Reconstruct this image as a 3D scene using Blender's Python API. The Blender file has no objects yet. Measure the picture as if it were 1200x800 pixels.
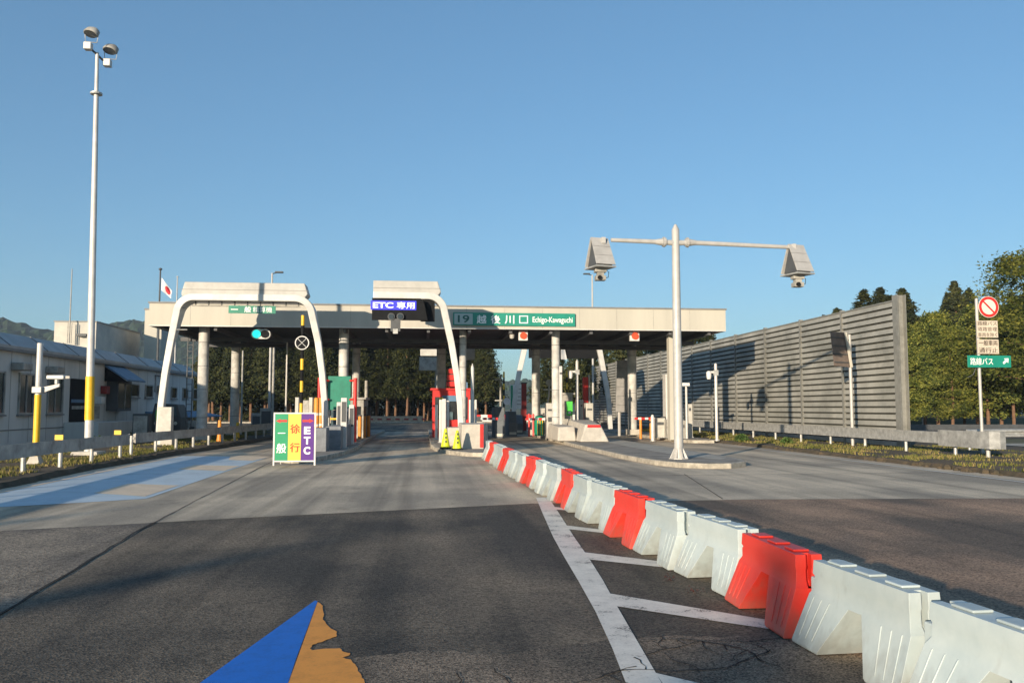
import bpy, bmesh, math, random
from mathutils import Vector, Matrix, noise
R = math.radians
random.seed(7)
sc = bpy.context.scene
COL = sc.collection

# ------------------------------------------------------------------ camera
F, CX, CY, HOR, VPX, CAMZ = 1000., 600., 400., 478., 497., 1.65
PITCH = math.atan((HOR - CY) / F)
YAW = math.atan((CX - VPX) * math.cos(PITCH) / F)
cam = bpy.data.cameras.new('camera'); cam.lens = 30.0; cam.sensor_width = 36.0
cam.clip_start = 0.05; cam.clip_end = 6000
camo = bpy.data.objects.new('camera', cam); COL.objects.link(camo)
camo.location = (0, 0, CAMZ); camo.rotation_euler = (R(90) + PITCH, 0, -YAW)
sc.camera = camo

# ------------------------------------------------------------------ sky and sun
SUN_AZ, SUN_EL = 33.0, 9.3          # direction the light travels towards (from +Y to +X), height of the sun
SUN_STRENGTH, SKY_STRENGTH, EXPOSURE = 4.35, 0.132, 0.80
w = bpy.data.worlds.new('World'); sc.world = w; w.use_nodes = True
nt = w.node_tree; nt.nodes.clear()
sky = nt.nodes.new('ShaderNodeTexSky'); sky.sky_type = 'NISHITA'; sky.sun_disc = False
sky.sun_elevation = R(SUN_EL); sky.sun_rotation = R(SUN_AZ + 180)
sky.air_density = 1.0; sky.dust_density = 0.8; sky.ozone_density = 3.2; sky.altitude = 150
bg = nt.nodes.new('ShaderNodeBackground'); bg.inputs['Strength'].default_value = SKY_STRENGTH
ow = nt.nodes.new('ShaderNodeOutputWorld')
gm = nt.nodes.new('ShaderNodeGamma'); gm.inputs[1].default_value = 0.74
tn = nt.nodes.new('ShaderNodeMix'); tn.data_type = 'RGBA'; tn.blend_type = 'MULTIPLY'; tn.inputs[0].default_value = 1.0
tn.inputs[7].default_value = (0.73, 0.985, 1.12, 1)
nt.links.new(sky.outputs[0], gm.inputs[0]); nt.links.new(gm.outputs[0], tn.inputs[6]); nt.links.new(tn.outputs[2], bg.inputs[0]); nt.links.new(bg.outputs[0], ow.inputs[0])
sun = bpy.data.lights.new('sun', 'SUN'); sun.energy = SUN_STRENGTH; sun.angle = R(0.53); sun.color = (1.0, 0.83, 0.62)
suno = bpy.data.objects.new('sun', sun); COL.objects.link(suno)
sd = Vector((math.sin(R(SUN_AZ)) * math.cos(R(SUN_EL)), math.cos(R(SUN_AZ)) * math.cos(R(SUN_EL)), -math.sin(R(SUN_EL))))
suno.rotation_euler = sd.to_track_quat('-Z', 'Y').to_euler(); suno.location = (-30, -50, 20)
sc.view_settings.view_transform = 'Standard'; sc.view_settings.look = 'None'
sc.view_settings.exposure = EXPOSURE; sc.view_settings.gamma = 1.0
sc.render.engine = 'CYCLES'
sc.cycles.max_bounces = 6; sc.cycles.volume_bounces = 0
try:
    sc.cycles.use_denoising = True
except Exception:
    pass

# ------------------------------------------------------------------ measuring helpers (photo pixel + a known plane -> metres)
_f = Vector((math.sin(YAW) * math.cos(PITCH), math.cos(YAW) * math.cos(PITCH), math.sin(PITCH)))
_r = Vector((math.cos(YAW), -math.sin(YAW), 0)); _u = _r.cross(_f)
def ray(px, py): return _f + _r * ((px - CX) / F) + _u * ((CY - py) / F)
def onZ(px, py, z=0.0):
    d = ray(px, py); t = (z - CAMZ) / d.z; return (d.x * t, d.y * t)
def onY(px, py, y):
    d = ray(px, py); t = y / d.y; return (d.x * t, CAMZ + d.z * t)
def onX(px, py, x):
    d = ray(px, py); t = x / d.x; return (d.y * t, CAMZ + d.z * t)

# ------------------------------------------------------------------ materials
def nodes(name):
    m = bpy.data.materials.new(name); m.use_nodes = True
    n = m.node_tree; return m, n, n.nodes['Principled BSDF']
def lin(c): return tuple(c[:3]) + (1.0,)
def mat(name, c, rough=0.6, metal=0.0, var=0.12, scale=3.0, bump=0.0, bscale=30.0, c2=None, emit=None, es=0.0, spec=0.5, streak=False):
    m, n, b = nodes(name); L = n.links
    b.inputs['Roughness'].default_value = rough; b.inputs['Metallic'].default_value = metal
    b.inputs['Specular IOR Level'].default_value = spec
    tc = n.nodes.new('ShaderNodeTexCoord')
    nz = n.nodes.new('ShaderNodeTexNoise'); nz.inputs['Scale'].default_value = scale
    nz.inputs['Detail'].default_value = 6; nz.inputs['Roughness'].default_value = 0.65
    if streak:
        mp = n.nodes.new('ShaderNodeMapping'); mp.inputs['Scale'].default_value = (1, 1, 0.12)
        L.new(tc.outputs['Object'], mp.inputs[0]); L.new(mp.outputs[0], nz.inputs['Vector'])
    else:
        L.new(tc.outputs['Object'], nz.inputs['Vector'])
    cr = n.nodes.new('ShaderNodeValToRGB'); cr.color_ramp.elements[0].position = 0.33; cr.color_ramp.elements[1].position = 0.67
    if c2 is None:
        c2 = tuple(max(0, x * (1 - var * 1.6)) for x in c); c1 = tuple(min(1, x * (1 + var * 0.7)) for x in c)
    else: c1 = c
    cr.color_ramp.elements[0].color = lin(c2); cr.color_ramp.elements[1].color = lin(c1)
    L.new(nz.outputs['Fac'], cr.inputs[0]); L.new(cr.outputs[0], b.inputs['Base Color'])
    if bump:
        n2 = n.nodes.new('ShaderNodeTexNoise'); n2.inputs['Scale'].default_value = bscale; n2.inputs['Detail'].default_value = 4
        L.new(tc.outputs['Object'], n2.inputs['Vector'])
        bp = n.nodes.new('ShaderNodeBump'); bp.inputs['Strength'].default_value = bump; bp.inputs['Distance'].default_value = 0.02
        L.new(n2.outputs['Fac'], bp.inputs['Height']); L.new(bp.outputs[0], b.inputs['Normal'])
    if emit:
        b.inputs['Emission Color'].default_value = lin(emit); b.inputs['Emission Strength'].default_value = es
    return m

def asphalt(name, c, c2, grain=90.0, agg=0.35, streak=(0.9, 0.09), patch=None, rough=0.85):
    """aggregate grain, long wheel-worn streaks along the lane and broad mottling"""
    m, n, b = nodes(name); L = n.links
    tc = n.nodes.new('ShaderNodeTexCoord')
    mp = n.nodes.new('ShaderNodeMapping'); mp.inputs['Scale'].default_value = (streak[0], streak[1], 1)
    L.new(tc.outputs['Object'], mp.inputs[0])
    s = n.nodes.new('ShaderNodeTexNoise'); s.inputs['Scale'].default_value = 1.1; s.inputs['Detail'].default_value = 5
    L.new(mp.outputs[0], s.inputs['Vector'])
    br = n.nodes.new('ShaderNodeTexNoise'); br.inputs['Scale'].default_value = 0.35; br.inputs['Detail'].default_value = 7
    L.new(tc.outputs['Object'], br.inputs['Vector'])
    add = n.nodes.new('ShaderNodeMath'); add.operation = 'ADD'
    L.new(s.outputs['Fac'], add.inputs[0]); L.new(br.outputs['Fac'], add.inputs[1])
    hv = n.nodes.new('ShaderNodeMath'); hv.operation = 'MULTIPLY'; hv.inputs[1].default_value = 0.5
    L.new(add.outputs[0], hv.inputs[0])
    cr = n.nodes.new('ShaderNodeValToRGB'); cr.color_ramp.elements[0].position = 0.43; cr.color_ramp.elements[1].position = 0.59
    cr.color_ramp.elements[0].color = lin(c2); cr.color_ramp.elements[1].color = lin(c)
    L.new(hv.outputs[0], cr.inputs[0])
    v = n.nodes.new('ShaderNodeTexVoronoi'); v.inputs['Scale'].default_value = grain
    L.new(tc.outputs['Object'], v.inputs['Vector'])
    g = n.nodes.new('ShaderNodeMath'); g.operation = 'MULTIPLY_ADD'
    sp = n.nodes.new('ShaderNodeSeparateColor'); L.new(v.outputs['Color'], sp.inputs[0])
    L.new(sp.outputs[0], g.inputs[0]); g.inputs[1].default_value = agg * 2; g.inputs[2].default_value = 1 - agg
    mx = n.nodes.new('ShaderNodeMix'); mx.data_type = 'RGBA'; mx.blend_type = 'MULTIPLY'; mx.inputs[0].default_value = 1
    L.new(cr.outputs[0], mx.inputs[6]); L.new(g.outputs[0], mx.inputs[7])
    st = n.nodes.new('ShaderNodeTexNoise'); st.inputs['Scale'].default_value = 1.7; st.inputs['Detail'].default_value = 9; st.inputs['Roughness'].default_value = 0.75
    L.new(tc.outputs['Object'], st.inputs['Vector'])
    sr = n.nodes.new('ShaderNodeMapRange'); sr.inputs[1].default_value = .56; sr.inputs[2].default_value = .70; sr.inputs[3].default_value = 1.0; sr.inputs[4].default_value = .62
    L.new(st.outputs['Fac'], sr.inputs[0])
    tk = n.nodes.new('ShaderNodeTexNoise'); tk.inputs['Scale'].default_value = 1.0; tk.inputs['Detail'].default_value = 3     # wheel tracks
    mp2 = n.nodes.new('ShaderNodeMapping'); mp2.inputs['Scale'].default_value = (2.4, 0.03, 1); L.new(tc.outputs['Object'], mp2.inputs[0]); L.new(mp2.outputs[0], tk.inputs['Vector'])
    tr = n.nodes.new('ShaderNodeMapRange'); tr.inputs[1].default_value = .50; tr.inputs[2].default_value = .68; tr.inputs[3].default_value = 1.0; tr.inputs[4].default_value = .72
    L.new(tk.outputs['Fac'], tr.inputs[0])
    mu = n.nodes.new('ShaderNodeMath'); mu.operation = 'MULTIPLY'; L.new(sr.outputs[0], mu.inputs[0]); L.new(tr.outputs[0], mu.inputs[1])
    m3 = n.nodes.new('ShaderNodeMix'); m3.data_type = 'RGBA'; m3.blend_type = 'MULTIPLY'; m3.inputs[0].default_value = 1
    L.new(mx.outputs[2], m3.inputs[6]); L.new(mu.outputs[0], m3.inputs[7])
    L.new(m3.outputs[2], b.inputs['Base Color'])
    b.inputs['Roughness'].default_value = rough; b.inputs['Specular IOR Level'].default_value = 0.3
    bp = n.nodes.new('ShaderNodeBump'); bp.inputs['Strength'].default_value = 0.5; bp.inputs['Distance'].default_value = 0.006
    L.new(v.outputs['Distance'], bp.inputs['Height']); L.new(bp.outputs[0], b.inputs['Normal'])
    return m

def worn_paint(name, c, under, wear=0.40, scale=5.0, wear2=60.0):
    """paint that has chipped away in patches down to the road under it"""
    m, n, b = nodes(name); L = n.links
    tc = n.nodes.new('ShaderNodeTexCoord')
    a = n.nodes.new('ShaderNodeTexNoise'); a.inputs['Scale'].default_value = scale; a.inputs['Detail'].default_value = 9; a.inputs['Roughness'].default_value = 0.72
    L.new(tc.outputs['Object'], a.inputs['Vector'])
    v = n.nodes.new('ShaderNodeTexNoise'); v.inputs['Scale'].default_value = wear2; v.inputs['Detail'].default_value = 3
    L.new(tc.outputs['Object'], v.inputs['Vector'])
    s = n.nodes.new('ShaderNodeMath'); s.operation = 'MULTIPLY_ADD'; s.inputs[1].default_value = 0.35
    L.new(v.outputs['Fac'], s.inputs[0]); L.new(a.outputs['Fac'], s.inputs[2])
    cr = n.nodes.new('ShaderNodeValToRGB'); e = cr.color_ramp.elements
    e[0].position = wear + 0.10; e[0].color = lin(under); e[1].position = wear + 0.17; e[1].color = lin(tuple(x * 0.78 for x in c))
    e3 = e.new(min(0.99, wear + 0.42)); e3.color = lin(c)
    L.new(s.outputs[0], cr.inputs[0]); L.new(cr.outputs[0], b.inputs['Base Color'])
    b.inputs['Roughness'].default_value = 0.7
    bp = n.nodes.new('ShaderNodeBump'); bp.inputs['Strength'].default_value = 0.3; bp.inputs['Distance'].default_value = 0.004
    L.new(s.outputs[0], bp.inputs['Height']); L.new(bp.outputs[0], b.inputs['Normal'])
    return m

def leafmat(name, a, b_, c):
    m, n, b = nodes(name); L = n.links
    tc = n.nodes.new('ShaderNodeTexCoord'); g = n.nodes.new('ShaderNodeNewGeometry')
    nz = n.nodes.new('ShaderNodeTexNoise'); nz.inputs['Scale'].default_value = 0.9; nz.inputs['Detail'].default_value = 3
    L.new(tc.outputs['Object'], nz.inputs['Vector'])
    ad = n.nodes.new('ShaderNodeMath'); ad.operation = 'MULTIPLY_ADD'; ad.inputs[1].default_value = 0.4
    L.new(g.outputs['Random Per Island'], ad.inputs[0]); L.new(nz.outputs['Fac'], ad.inputs[2])
    cr = n.nodes.new('ShaderNodeValToRGB'); e = cr.color_ramp.elements
    e[0].position = 0.42; e[0].color = lin(a); e[1].position = 0.95; e[1].color = lin(c)
    e2 = e.new(0.68); e2.color = lin(b_)
    L.new(ad.outputs[0], cr.inputs[0]); L.new(cr.outputs[0], b.inputs['Base Color'])
    b.inputs['Roughness'].default_value = 0.75; b.inputs['Specular IOR Level'].default_value = 0.2
    return m

def plastic(name, c, pale):
    m, n, b = nodes(name); L = n.links
    tc = n.nodes.new('ShaderNodeTexCoord'); sx = n.nodes.new('ShaderNodeSeparateXYZ'); L.new(tc.outputs['Object'], sx.inputs[0])
    oi = n.nodes.new('ShaderNodeObjectInfo')
    ad = n.nodes.new('ShaderNodeVectorMath'); ad.operation = 'ADD'; cb = n.nodes.new('ShaderNodeCombineXYZ')
    mm = n.nodes.new('ShaderNodeMath'); mm.operation = 'MULTIPLY'; mm.inputs[1].default_value = 37.0
    L.new(oi.outputs['Random'], mm.inputs[0]); L.new(mm.outputs[0], cb.inputs[0]); L.new(tc.outputs['Object'], ad.inputs[0]); L.new(cb.outputs[0], ad.inputs[1])
    a = n.nodes.new('ShaderNodeTexNoise'); a.inputs['Scale'].default_value = 3.2; a.inputs['Detail'].default_value = 8; a.inputs['Roughness'].default_value = 0.7
    L.new(ad.outputs[0], a.inputs['Vector'])
    mp = n.nodes.new('ShaderNodeMapping'); mp.inputs['Scale'].default_value = (1, 1, .45); L.new(ad.outputs[0], mp.inputs[0])
    d = n.nodes.new('ShaderNodeTexNoise'); d.inputs['Scale'].default_value = 14; d.inputs['Detail'].default_value = 5; L.new(mp.outputs[0], d.inputs['Vector'])
    c1 = n.nodes.new('ShaderNodeValToRGB'); e = c1.color_ramp.elements; e[0].position = .35; e[1].position = .7; e[0].color = lin(c); e[1].color = lin(pale); L.new(a.outputs['Fac'], c1.inputs[0])
    h = n.nodes.new('ShaderNodeMapRange'); h.inputs[1].default_value = 0.0; h.inputs[2].default_value = 0.30; h.inputs[3].default_value = 0.40; h.inputs[4].default_value = -.10; L.new(sx.outputs['Z'], h.inputs[0])
    g = n.nodes.new('ShaderNodeMath'); g.operation = 'ADD'; L.new(h.outputs[0], g.inputs[0]); L.new(d.outputs['Fac'], g.inputs[1])
    r2 = n.nodes.new('ShaderNodeValToRGB'); r2.color_ramp.elements[0].position = .50; r2.color_ramp.elements[1].position = .95; r2.color_ramp.elements[0].color = (0, 0, 0, 1); r2.color_ramp.elements[1].color = (.42, .42, .42, 1); L.new(g.outputs[0], r2.inputs[0])
    mx = n.nodes.new('ShaderNodeMix'); mx.data_type = 'RGBA'; L.new(r2.outputs[0], mx.inputs[0]); L.new(c1.outputs[0], mx.inputs[6]); mx.inputs[7].default_value = (0.17, 0.145, 0.115, 1)
    v = n.nodes.new('ShaderNodeMapRange'); v.inputs[3].default_value = .86; v.inputs[4].default_value = 1.08; L.new(oi.outputs['Random'], v.inputs[0])
    m2 = n.nodes.new('ShaderNodeMix'); m2.data_type = 'RGBA'; m2.blend_type = 'MULTIPLY'; m2.inputs[0].default_value = 1; L.new(mx.outputs[2], m2.inputs[6]); L.new(v.outputs[0], m2.inputs[7])
    L.new(m2.outputs[2], b.inputs['Base Color']); b.inputs['Roughness'].default_value = .48
    b.inputs['Subsurface Weight'].default_value = .05; b.inputs['Subsurface Radius'].default_value = (1, .9, .8); b.inputs['Subsurface Scale'].default_value = .02
    bp = n.nodes.new('ShaderNodeBump'); bp.inputs['Strength'].default_value = .06; bp.inputs['Distance'].default_value = .01; L.new(a.outputs['Fac'], bp.inputs['Height']); L.new(bp.outputs[0], b.inputs['Normal'])
    return m
M = {}
M['asphalt'] = asphalt('asphalt', (0.225, 0.175, 0.122), (0.070, 0.060, 0.048), 62, 0.55, (0.8, 0.12))
M['asphalt_brown_sunlit'] = asphalt('asphalt_brown_sunlit', (0.43, 0.275, 0.175), (0.145, 0.108, 0.078), 62, 0.5, (0.5, 0.10))  # browner road surface, brightened to put warm sunlight into its colour
M['asphalt_old'] = asphalt('asphalt_old', (0.30, 0.24, 0.175), (0.15, 0.125, 0.10), 55, 0.6, (1, 0.5))
M['asphalt_coarse'] = asphalt('asphalt_coarse', (0.27, 0.205, 0.145), (0.11, 0.09, 0.068), 95, 0.8, (1, 1))
M['asphalt_far'] = asphalt('asphalt_far', (0.20, 0.185, 0.165), (0.13, 0.12, 0.11), 40, 0.3)
M['concrete_road'] = asphalt('concrete_road', (0.68, 0.555, 0.40), (0.35, 0.295, 0.225), 60, 0.16, (1.1, 0.07))
M['kerb'] = mat('kerb', (0.42, 0.38, 0.31), 0.85, var=0.3, scale=4, bump=0.5, bscale=14)
M['island_top'] = mat('island_top', (0.30, 0.27, 0.23), 0.9, var=0.25, scale=1.5, bump=0.3)
M['island_light'] = mat('island_light', (0.42, 0.39, 0.33), 0.9, var=0.18, scale=2, bump=0.2)
M['soil'] = mat('soil', (0.10, 0.072, 0.045), 0.95, c2=(0.045, 0.04, 0.024), scale=2.5, bump=0.8, bscale=18)
M['ground'] = mat('ground', (0.13, 0.11, 0.06), 0.95, c2=(0.06, 0.075, 0.03), scale=0.15, bump=0.4, bscale=3)
M['white_line'] = worn_paint('white_line', (0.86, 0.80, 0.70), (0.11, 0.095, 0.08), 0.425, 3.0)
M['white_line_thin'] = worn_paint('white_line_thin', (0.66, 0.63, 0.56), (0.14, 0.13, 0.11), 0.36, 6)
M['blue_paint'] = worn_paint('blue_paint', (0.50, 0.60, 0.66), (0.33, 0.33, 0.31), 0.30, 1.5)
M['cream_paint'] = worn_paint('cream_paint', (0.78, 0.62, 0.44), (0.38, 0.33, 0.26), 0.35, 2)
M['arrow_blue'] = worn_paint('arrow_blue', (0.004, 0.16, 0.62), (0.07, 0.065, 0.055), 0.30, 7)
M['arrow_orange'] = worn_paint('arrow_orange', (0.86, 0.34, 0.05), (0.09, 0.075, 0.06), 0.30, 7)
M['crack'] = mat('crack', (0.018, 0.016, 0.014), 0.95)
M['plastic_white'] = plastic('plastic_white', (0.42, 0.495, 0.505), (0.52, 0.585, 0.58))
M['plastic_red'] = plastic('plastic_red', (0.72, 0.035, 0.022), (0.74, 0.06, 0.04))
M['dirt_spot'] = mat('dirt_spot', (0.08, 0.02, 0.015), 0.95)
M['galv'] = mat('galv', (0.46, 0.46, 0.44), 0.5, 0.35, var=0.22, scale=5)
M['galv_dull'] = mat('galv_dull', (0.40, 0.385, 0.35), 0.65, 0.2, var=0.3, scale=2.5)
M['pole'] = mat('pole', (0.46, 0.45, 0.43), 0.5, 0.1, var=0.1, scale=4)
M['pole_white'] = mat('pole_white', (0.58, 0.565, 0.54), 0.45, 0.05, var=0.1, scale=3)
M['cream'] = mat('cream', (0.50, 0.475, 0.405), 0.75, c2=(0.42, 0.40, 0.345), scale=0.9, streak=True)
M['beige_low'] = mat('beige_low', (0.40, 0.31, 0.23), 0.85, var=.25)
M['cream_dirty'] = mat('cream_dirty', (0.60, 0.56, 0.48), 0.8, c2=(0.34, 0.34, 0.32), scale=0.35)
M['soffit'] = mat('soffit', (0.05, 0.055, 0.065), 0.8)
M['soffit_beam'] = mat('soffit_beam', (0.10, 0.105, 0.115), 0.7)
M['column'] = mat('column', (0.54, 0.53, 0.50), 0.7, var=0.25, scale=2)
M['steel_dark'] = mat('steel_dark', (0.07, 0.075, 0.08), 0.6)
M['black'] = mat('black', (0.012, 0.013, 0.015), 0.7, spec=0.1)
M['arch'] = mat('arch', (0.60, 0.595, 0.57), 0.5, 0.05, var=0.1, scale=2)
M['arch_hood'] = mat('arch_hood', (0.46, 0.45, 0.42), 0.6, var=0.12, scale=1.5)
M['block'] = mat('block', (0.50, 0.465, 0.405), 0.85, var=0.12, scale=3, bump=0.3)
M['white'] = mat('white', (0.66, 0.655, 0.63), 0.5, var=0.08)
M['cabinet'] = mat('cabinet', (0.50, 0.485, 0.44), 0.5, var=0.14, scale=3)
M['red'] = mat('red', (0.62, 0.025, 0.02), 0.45, var=0.15)
M['dark_red'] = mat('dark_red', (0.26, 0.02, 0.02), 0.5, var=0.15)
M['orange'] = mat('orange', (0.72, 0.26, 0.03), 0.5, var=0.15)
M['yellow'] = mat('yellow', (0.78, 0.47, 0.02), 0.5, var=0.12)
M['yellow_green'] = mat('yellow_green', (0.72, 0.78, 0.02), 0.45, var=0.1)
M['green'] = mat('green', (0.0, 0.22, 0.125), 0.45, var=0.1)
M['green_dark'] = mat('green_dark', (0.005, 0.20, 0.13), 0.5, var=0.14)
M['sign_teal'] = mat('sign_teal', (0.01, 0.235, 0.17), 0.45, var=0.08)
M['sign_grey'] = mat('sign_grey', (0.36, 0.46, 0.44), 0.5, var=0.05)
M['bright_green'] = mat('bright_green', (0.08, 0.55, 0.07), 0.5)
M['banner_green'] = mat('banner_green', (0.0, 0.27, 0.115), 0.5, var=0.05)
M['banner_yellow'] = mat('banner_yellow', (0.70, 0.55, 0.07), 0.5, var=0.05)
M['banner_purple'] = mat('banner_purple', (0.08, 0.008, 0.22), 0.5, var=0.05)
M['char_red'] = mat('char_red', (0.50, 0.045, 0.01), 0.5, var=0.03)
M['char_white'] = mat('char_white', (0.86, 0.86, 0.84), 0.5, var=0.02)
M['char_dark'] = mat('char_dark', (0.05, 0.035, 0.03), 0.5, var=0.02)
M['char_teal'] = mat('char_teal', (0.01, 0.10, 0.08), 0.5, var=0.02)
M['sign_cream'] = mat('sign_cream', (0.60, 0.52, 0.42), 0.6, var=0.12)
M['sign_white'] = mat('sign_white', (0.66, 0.64, 0.56), 0.5, var=0.06)
M['led_blue'] = mat('led_blue', (0.02, 0.02, 0.3), 0.4, emit=(0.035, 0.035, 0.80), es=0.55, var=0.05)
M['led_white'] = mat('led_white', (0.7, 0.7, 0.8), 0.4, emit=(0.62, 0.66, 1.0), es=0.45)
M['lamp_green'] = mat('lamp_green', (0.0, 0.4, 0.35), 0.3, emit=(0.02, 0.95, 0.72), es=0.75)
M['lamp_red'] = mat('lamp_red', (0.5, 0.03, 0.01), 0.3, emit=(1.0, 0.10, 0.03), es=0.55)
M['glass'] = mat('glass', (0.03, 0.035, 0.04), 0.12, var=0.3, scale=1, spec=0.8)
M['glass_blue'] = mat('glass_blue', (0.10, 0.15, 0.17), 0.15, var=0.4, scale=3)
M['office_wall'] = mat('office_wall', (0.64, 0.64, 0.61), 0.8, var=0.12, scale=0.8, streak=True)
M['office_roof'] = mat('office_roof', (0.40, 0.40, 0.39), 0.6, 0.1, var=0.14, scale=1)
M['office_trim'] = mat('office_trim', (0.20, 0.20, 0.20), 0.6)
M['panel_wall'] = mat('panel_wall', (0.43, 0.42, 0.375), 0.6, 0.15, c2=(0.23, 0.23, 0.205), scale=0.55)
M['absorber'] = mat('absorber', (0.055, 0.055, 0.045), 0.9)
M['block_shaded'] = mat('block_shaded', (0.20, 0.215, 0.235), 0.8, var=0.2)  # grey concrete, darkened so the colour includes the shade on it
M['guard_shaded'] = mat('guard_shaded', (0.15, 0.17, 0.19), 0.7)  # dark blue-grey stands in for canopy shade on the guard blocks
M['panel_post'] = mat('panel_post', (0.25, 0.25, 0.23), 0.6, 0.2, var=0.15)
M['brown_board'] = mat('brown_board', (0.20, 0.155, 0.13), 0.7, var=0.2, scale=2)
M['grey_board'] = mat('grey_board', (0.30, 0.295, 0.29), 0.6, var=0.15)
M['trunk'] = mat('trunk', (0.22, 0.12, 0.07), 0.95, c2=(0.11, 0.065, 0.04), scale=3, bump=0.8, bscale=12)
M['cedar'] = leafmat('cedar', (0.009, 0.015, 0.007), (0.025, 0.034, 0.012), (0.072, 0.074, 0.022))
M['cypress'] = leafmat('cypress', (0.016, 0.028, 0.008), (0.085, 0.110, 0.022), (0.27, 0.265, 0.055))
M['grass'] = leafmat('grass', (0.05, 0.06, 0.015), (0.13, 0.14, 0.03), (0.30, 0.22, 0.09))
M['shrub'] = leafmat('shrub', (0.03, 0.06, 0.015), (0.06, 0.11, 0.025), (0.12, 0.17, 0.04))
M['hill'] = mat('hill', (0.030, 0.070, 0.022), 0.95, c2=(0.006, 0.014, 0.010), scale=0.05, bump=1.0, bscale=0.25)
M['tyre'] = mat('tyre', (0.02, 0.02, 0.02), 0.8)
M['blue_cloth'] = mat('blue_cloth', (0.10, 0.20, 0.33), 0.6)
M['flag_white'] = mat('flag_white', (0.7, 0.68, 0.68), 0.8, var=0.05)
M['flag_red'] = mat('flag_red', (0.55, 0.03, 0.04), 0.8, var=0.05)

# ------------------------------------------------------------------ object helpers
ORG = {}
def thing(name, label, cat, loc=(0, 0, 0), group=None):
    o = bpy.data.objects.new(name, None); COL.objects.link(o); o.location = loc
    o.empty_display_size = 0.3
    o['label'] = label; o['category'] = cat
    if group: o['group'] = group
    ORG[o.name] = Vector(loc); return o
def tag(o, label, cat, group=None, kind=None):
    o['label'] = label; o['category'] = cat
    if group: o['group'] = group
    if kind: o['kind'] = kind
    return o
class MB:
    def __init__(s): s.v = []; s.f = []
    def add(s, vs, fs):
        k = len(s.v); s.v += [tuple(x) for x in vs]; s.f += [tuple(i + k for i in q) for q in fs]; return s
    def box(s, x0, x1, y0, y1, z0, z1):
        return s.add([(x0,y0,z0),(x1,y0,z0),(x1,y1,z0),(x0,y1,z0),(x0,y0,z1),(x1,y0,z1),(x1,y1,z1),(x0,y1,z1)],
                     [(0,3,2,1),(4,5,6,7),(0,1,5,4),(1,2,6,5),(2,3,7,6),(3,0,4,7)])
    def loft(s, rings, cap0=True, cap1=True):
        n = len(rings[0]); vs = [p for r in rings for p in r]; fs = []
        for i in range(len(rings) - 1):
            for j in range(n):
                a = i * n + j; b = i * n + (j + 1) % n
                fs.append((a, b, b + n, a + n))
        if cap0: fs.append(tuple(reversed(range(n))))
        if cap1: fs.append(tuple((len(rings) - 1) * n + j for j in range(n)))
        return s.add(vs, fs)
    def cyl(s, x, y, z0, z1, r0, r1=None, n=14):
        r1 = r0 if r1 is None else r1
        c = [(math.cos(2*math.pi*i/n), math.sin(2*math.pi*i/n)) for i in range(n)]
        return s.loft([[(x+a*r0, y+b*r0, z0) for a, b in c], [(x+a*r1, y+b*r1, z1) for a, b in c]])
    def lathe(s, x, y, prof, n=14):
        c = [(math.cos(2*math.pi*i/n), math.sin(2*math.pi*i/n)) for i in range(n)]
        return s.loft([[(x+a*r, y+b*r, z) for a, b in c] for r, z in prof])
    def tube(s, pts, r, n=8, r1=None):
        pts = [Vector(p) for p in pts]; rings = []
        r1 = r if r1 is None else r1
        for i, p in enumerate(pts):
            t = (pts[min(i+1, len(pts)-1)] - pts[max(i-1, 0)]).normalized()
            up = Vector((0, 0, 1)) if abs(t.z) < 0.9 else Vector((0, 1, 0))
            a = t.cross(up).normalized(); b = a.cross(t)
            rr = r + (r1 - r) * i / max(1, len(pts) - 1)
            rings.append([tuple(p + a*rr*math.cos(2*math.pi*k/n) + b*rr*math.sin(2*math.pi*k/n)) for k in range(n)])
        return s.loft(rings)
    def prism(s, poly, z0, z1):
        return s.loft([[(x, y, z0) for x, y in poly], [(x, y, z1) for x, y in poly]])
    def prismY(s, poly, y0, y1):     # poly in x,z, extruded along y
        return s.loft([[(x, y1, z) for x, z in poly], [(x, y0, z) for x, z in poly]])
    def prismX(s, poly, x0, x1):     # poly in y,z, extruded along x
        return s.loft([[(x0, y, z) for y, z in poly], [(x1, y, z) for y, z in poly]])
    def discY(s, x, y0, y1, z, r, n=20, r1=None):
        r1 = r1 or r
        c = [(math.cos(2*math.pi*i/n), math.sin(2*math.pi*i/n)) for i in range(n)]
        return s.loft([[(x+a*r1, y1, z+b*r1) for a, b in c], [(x+a*r, y0, z+b*r) for a, b in c]])
    def sheet(s, poly, z): return s.add([(x, y, z) for x, y in poly], [tuple(range(len(poly)))])
    def build(s, name, m, parent=None, bevel=0.0, smooth=False, rel=False):
        me = bpy.data.meshes.new(name)
        vs = s.v
        o = bpy.data.objects.new(name, me)
        if parent is not None:
            og = ORG.get(parent.name, Vector((0, 0, 0)))
            if not rel: vs = [(x-og.x, y-og.y, z-og.z) for x, y, z in vs]
            o.parent = parent; ORG[o.name] = og
        else: ORG[o.name] = Vector((0, 0, 0))
        me.from_pydata(vs, [], s.f); me.update()
        bm = bmesh.new(); bm.from_mesh(me); bmesh.ops.recalc_face_normals(bm, faces=bm.faces); bm.to_mesh(me); bm.free()
        me.materials.append(m if not isinstance(m, str) else M[m])
        COL.objects.link(o); ORG[o.name] = ORG[o.name]
        if smooth:
            for p in me.polygons: p.use_smooth = True
            md = o.modifiers.new('edges', 'EDGE_SPLIT'); md.split_angle = R(35)
        if bevel:
            md = o.modifiers.new('bevel', 'BEVEL'); md.width = bevel; md.segments = 2; md.limit_method = 'ANGLE'; md.angle_limit = R(35)
        return o
def copytree(o, loc, parent=None):
    c = o.copy(); COL.objects.link(c)
    if parent is not None: c.parent = parent; c.matrix_parent_inverse = o.matrix_parent_inverse.copy()
    if loc is not None: c.location = loc
    for k in list(o.children): copytree(k, None, c)
    return c
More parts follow.
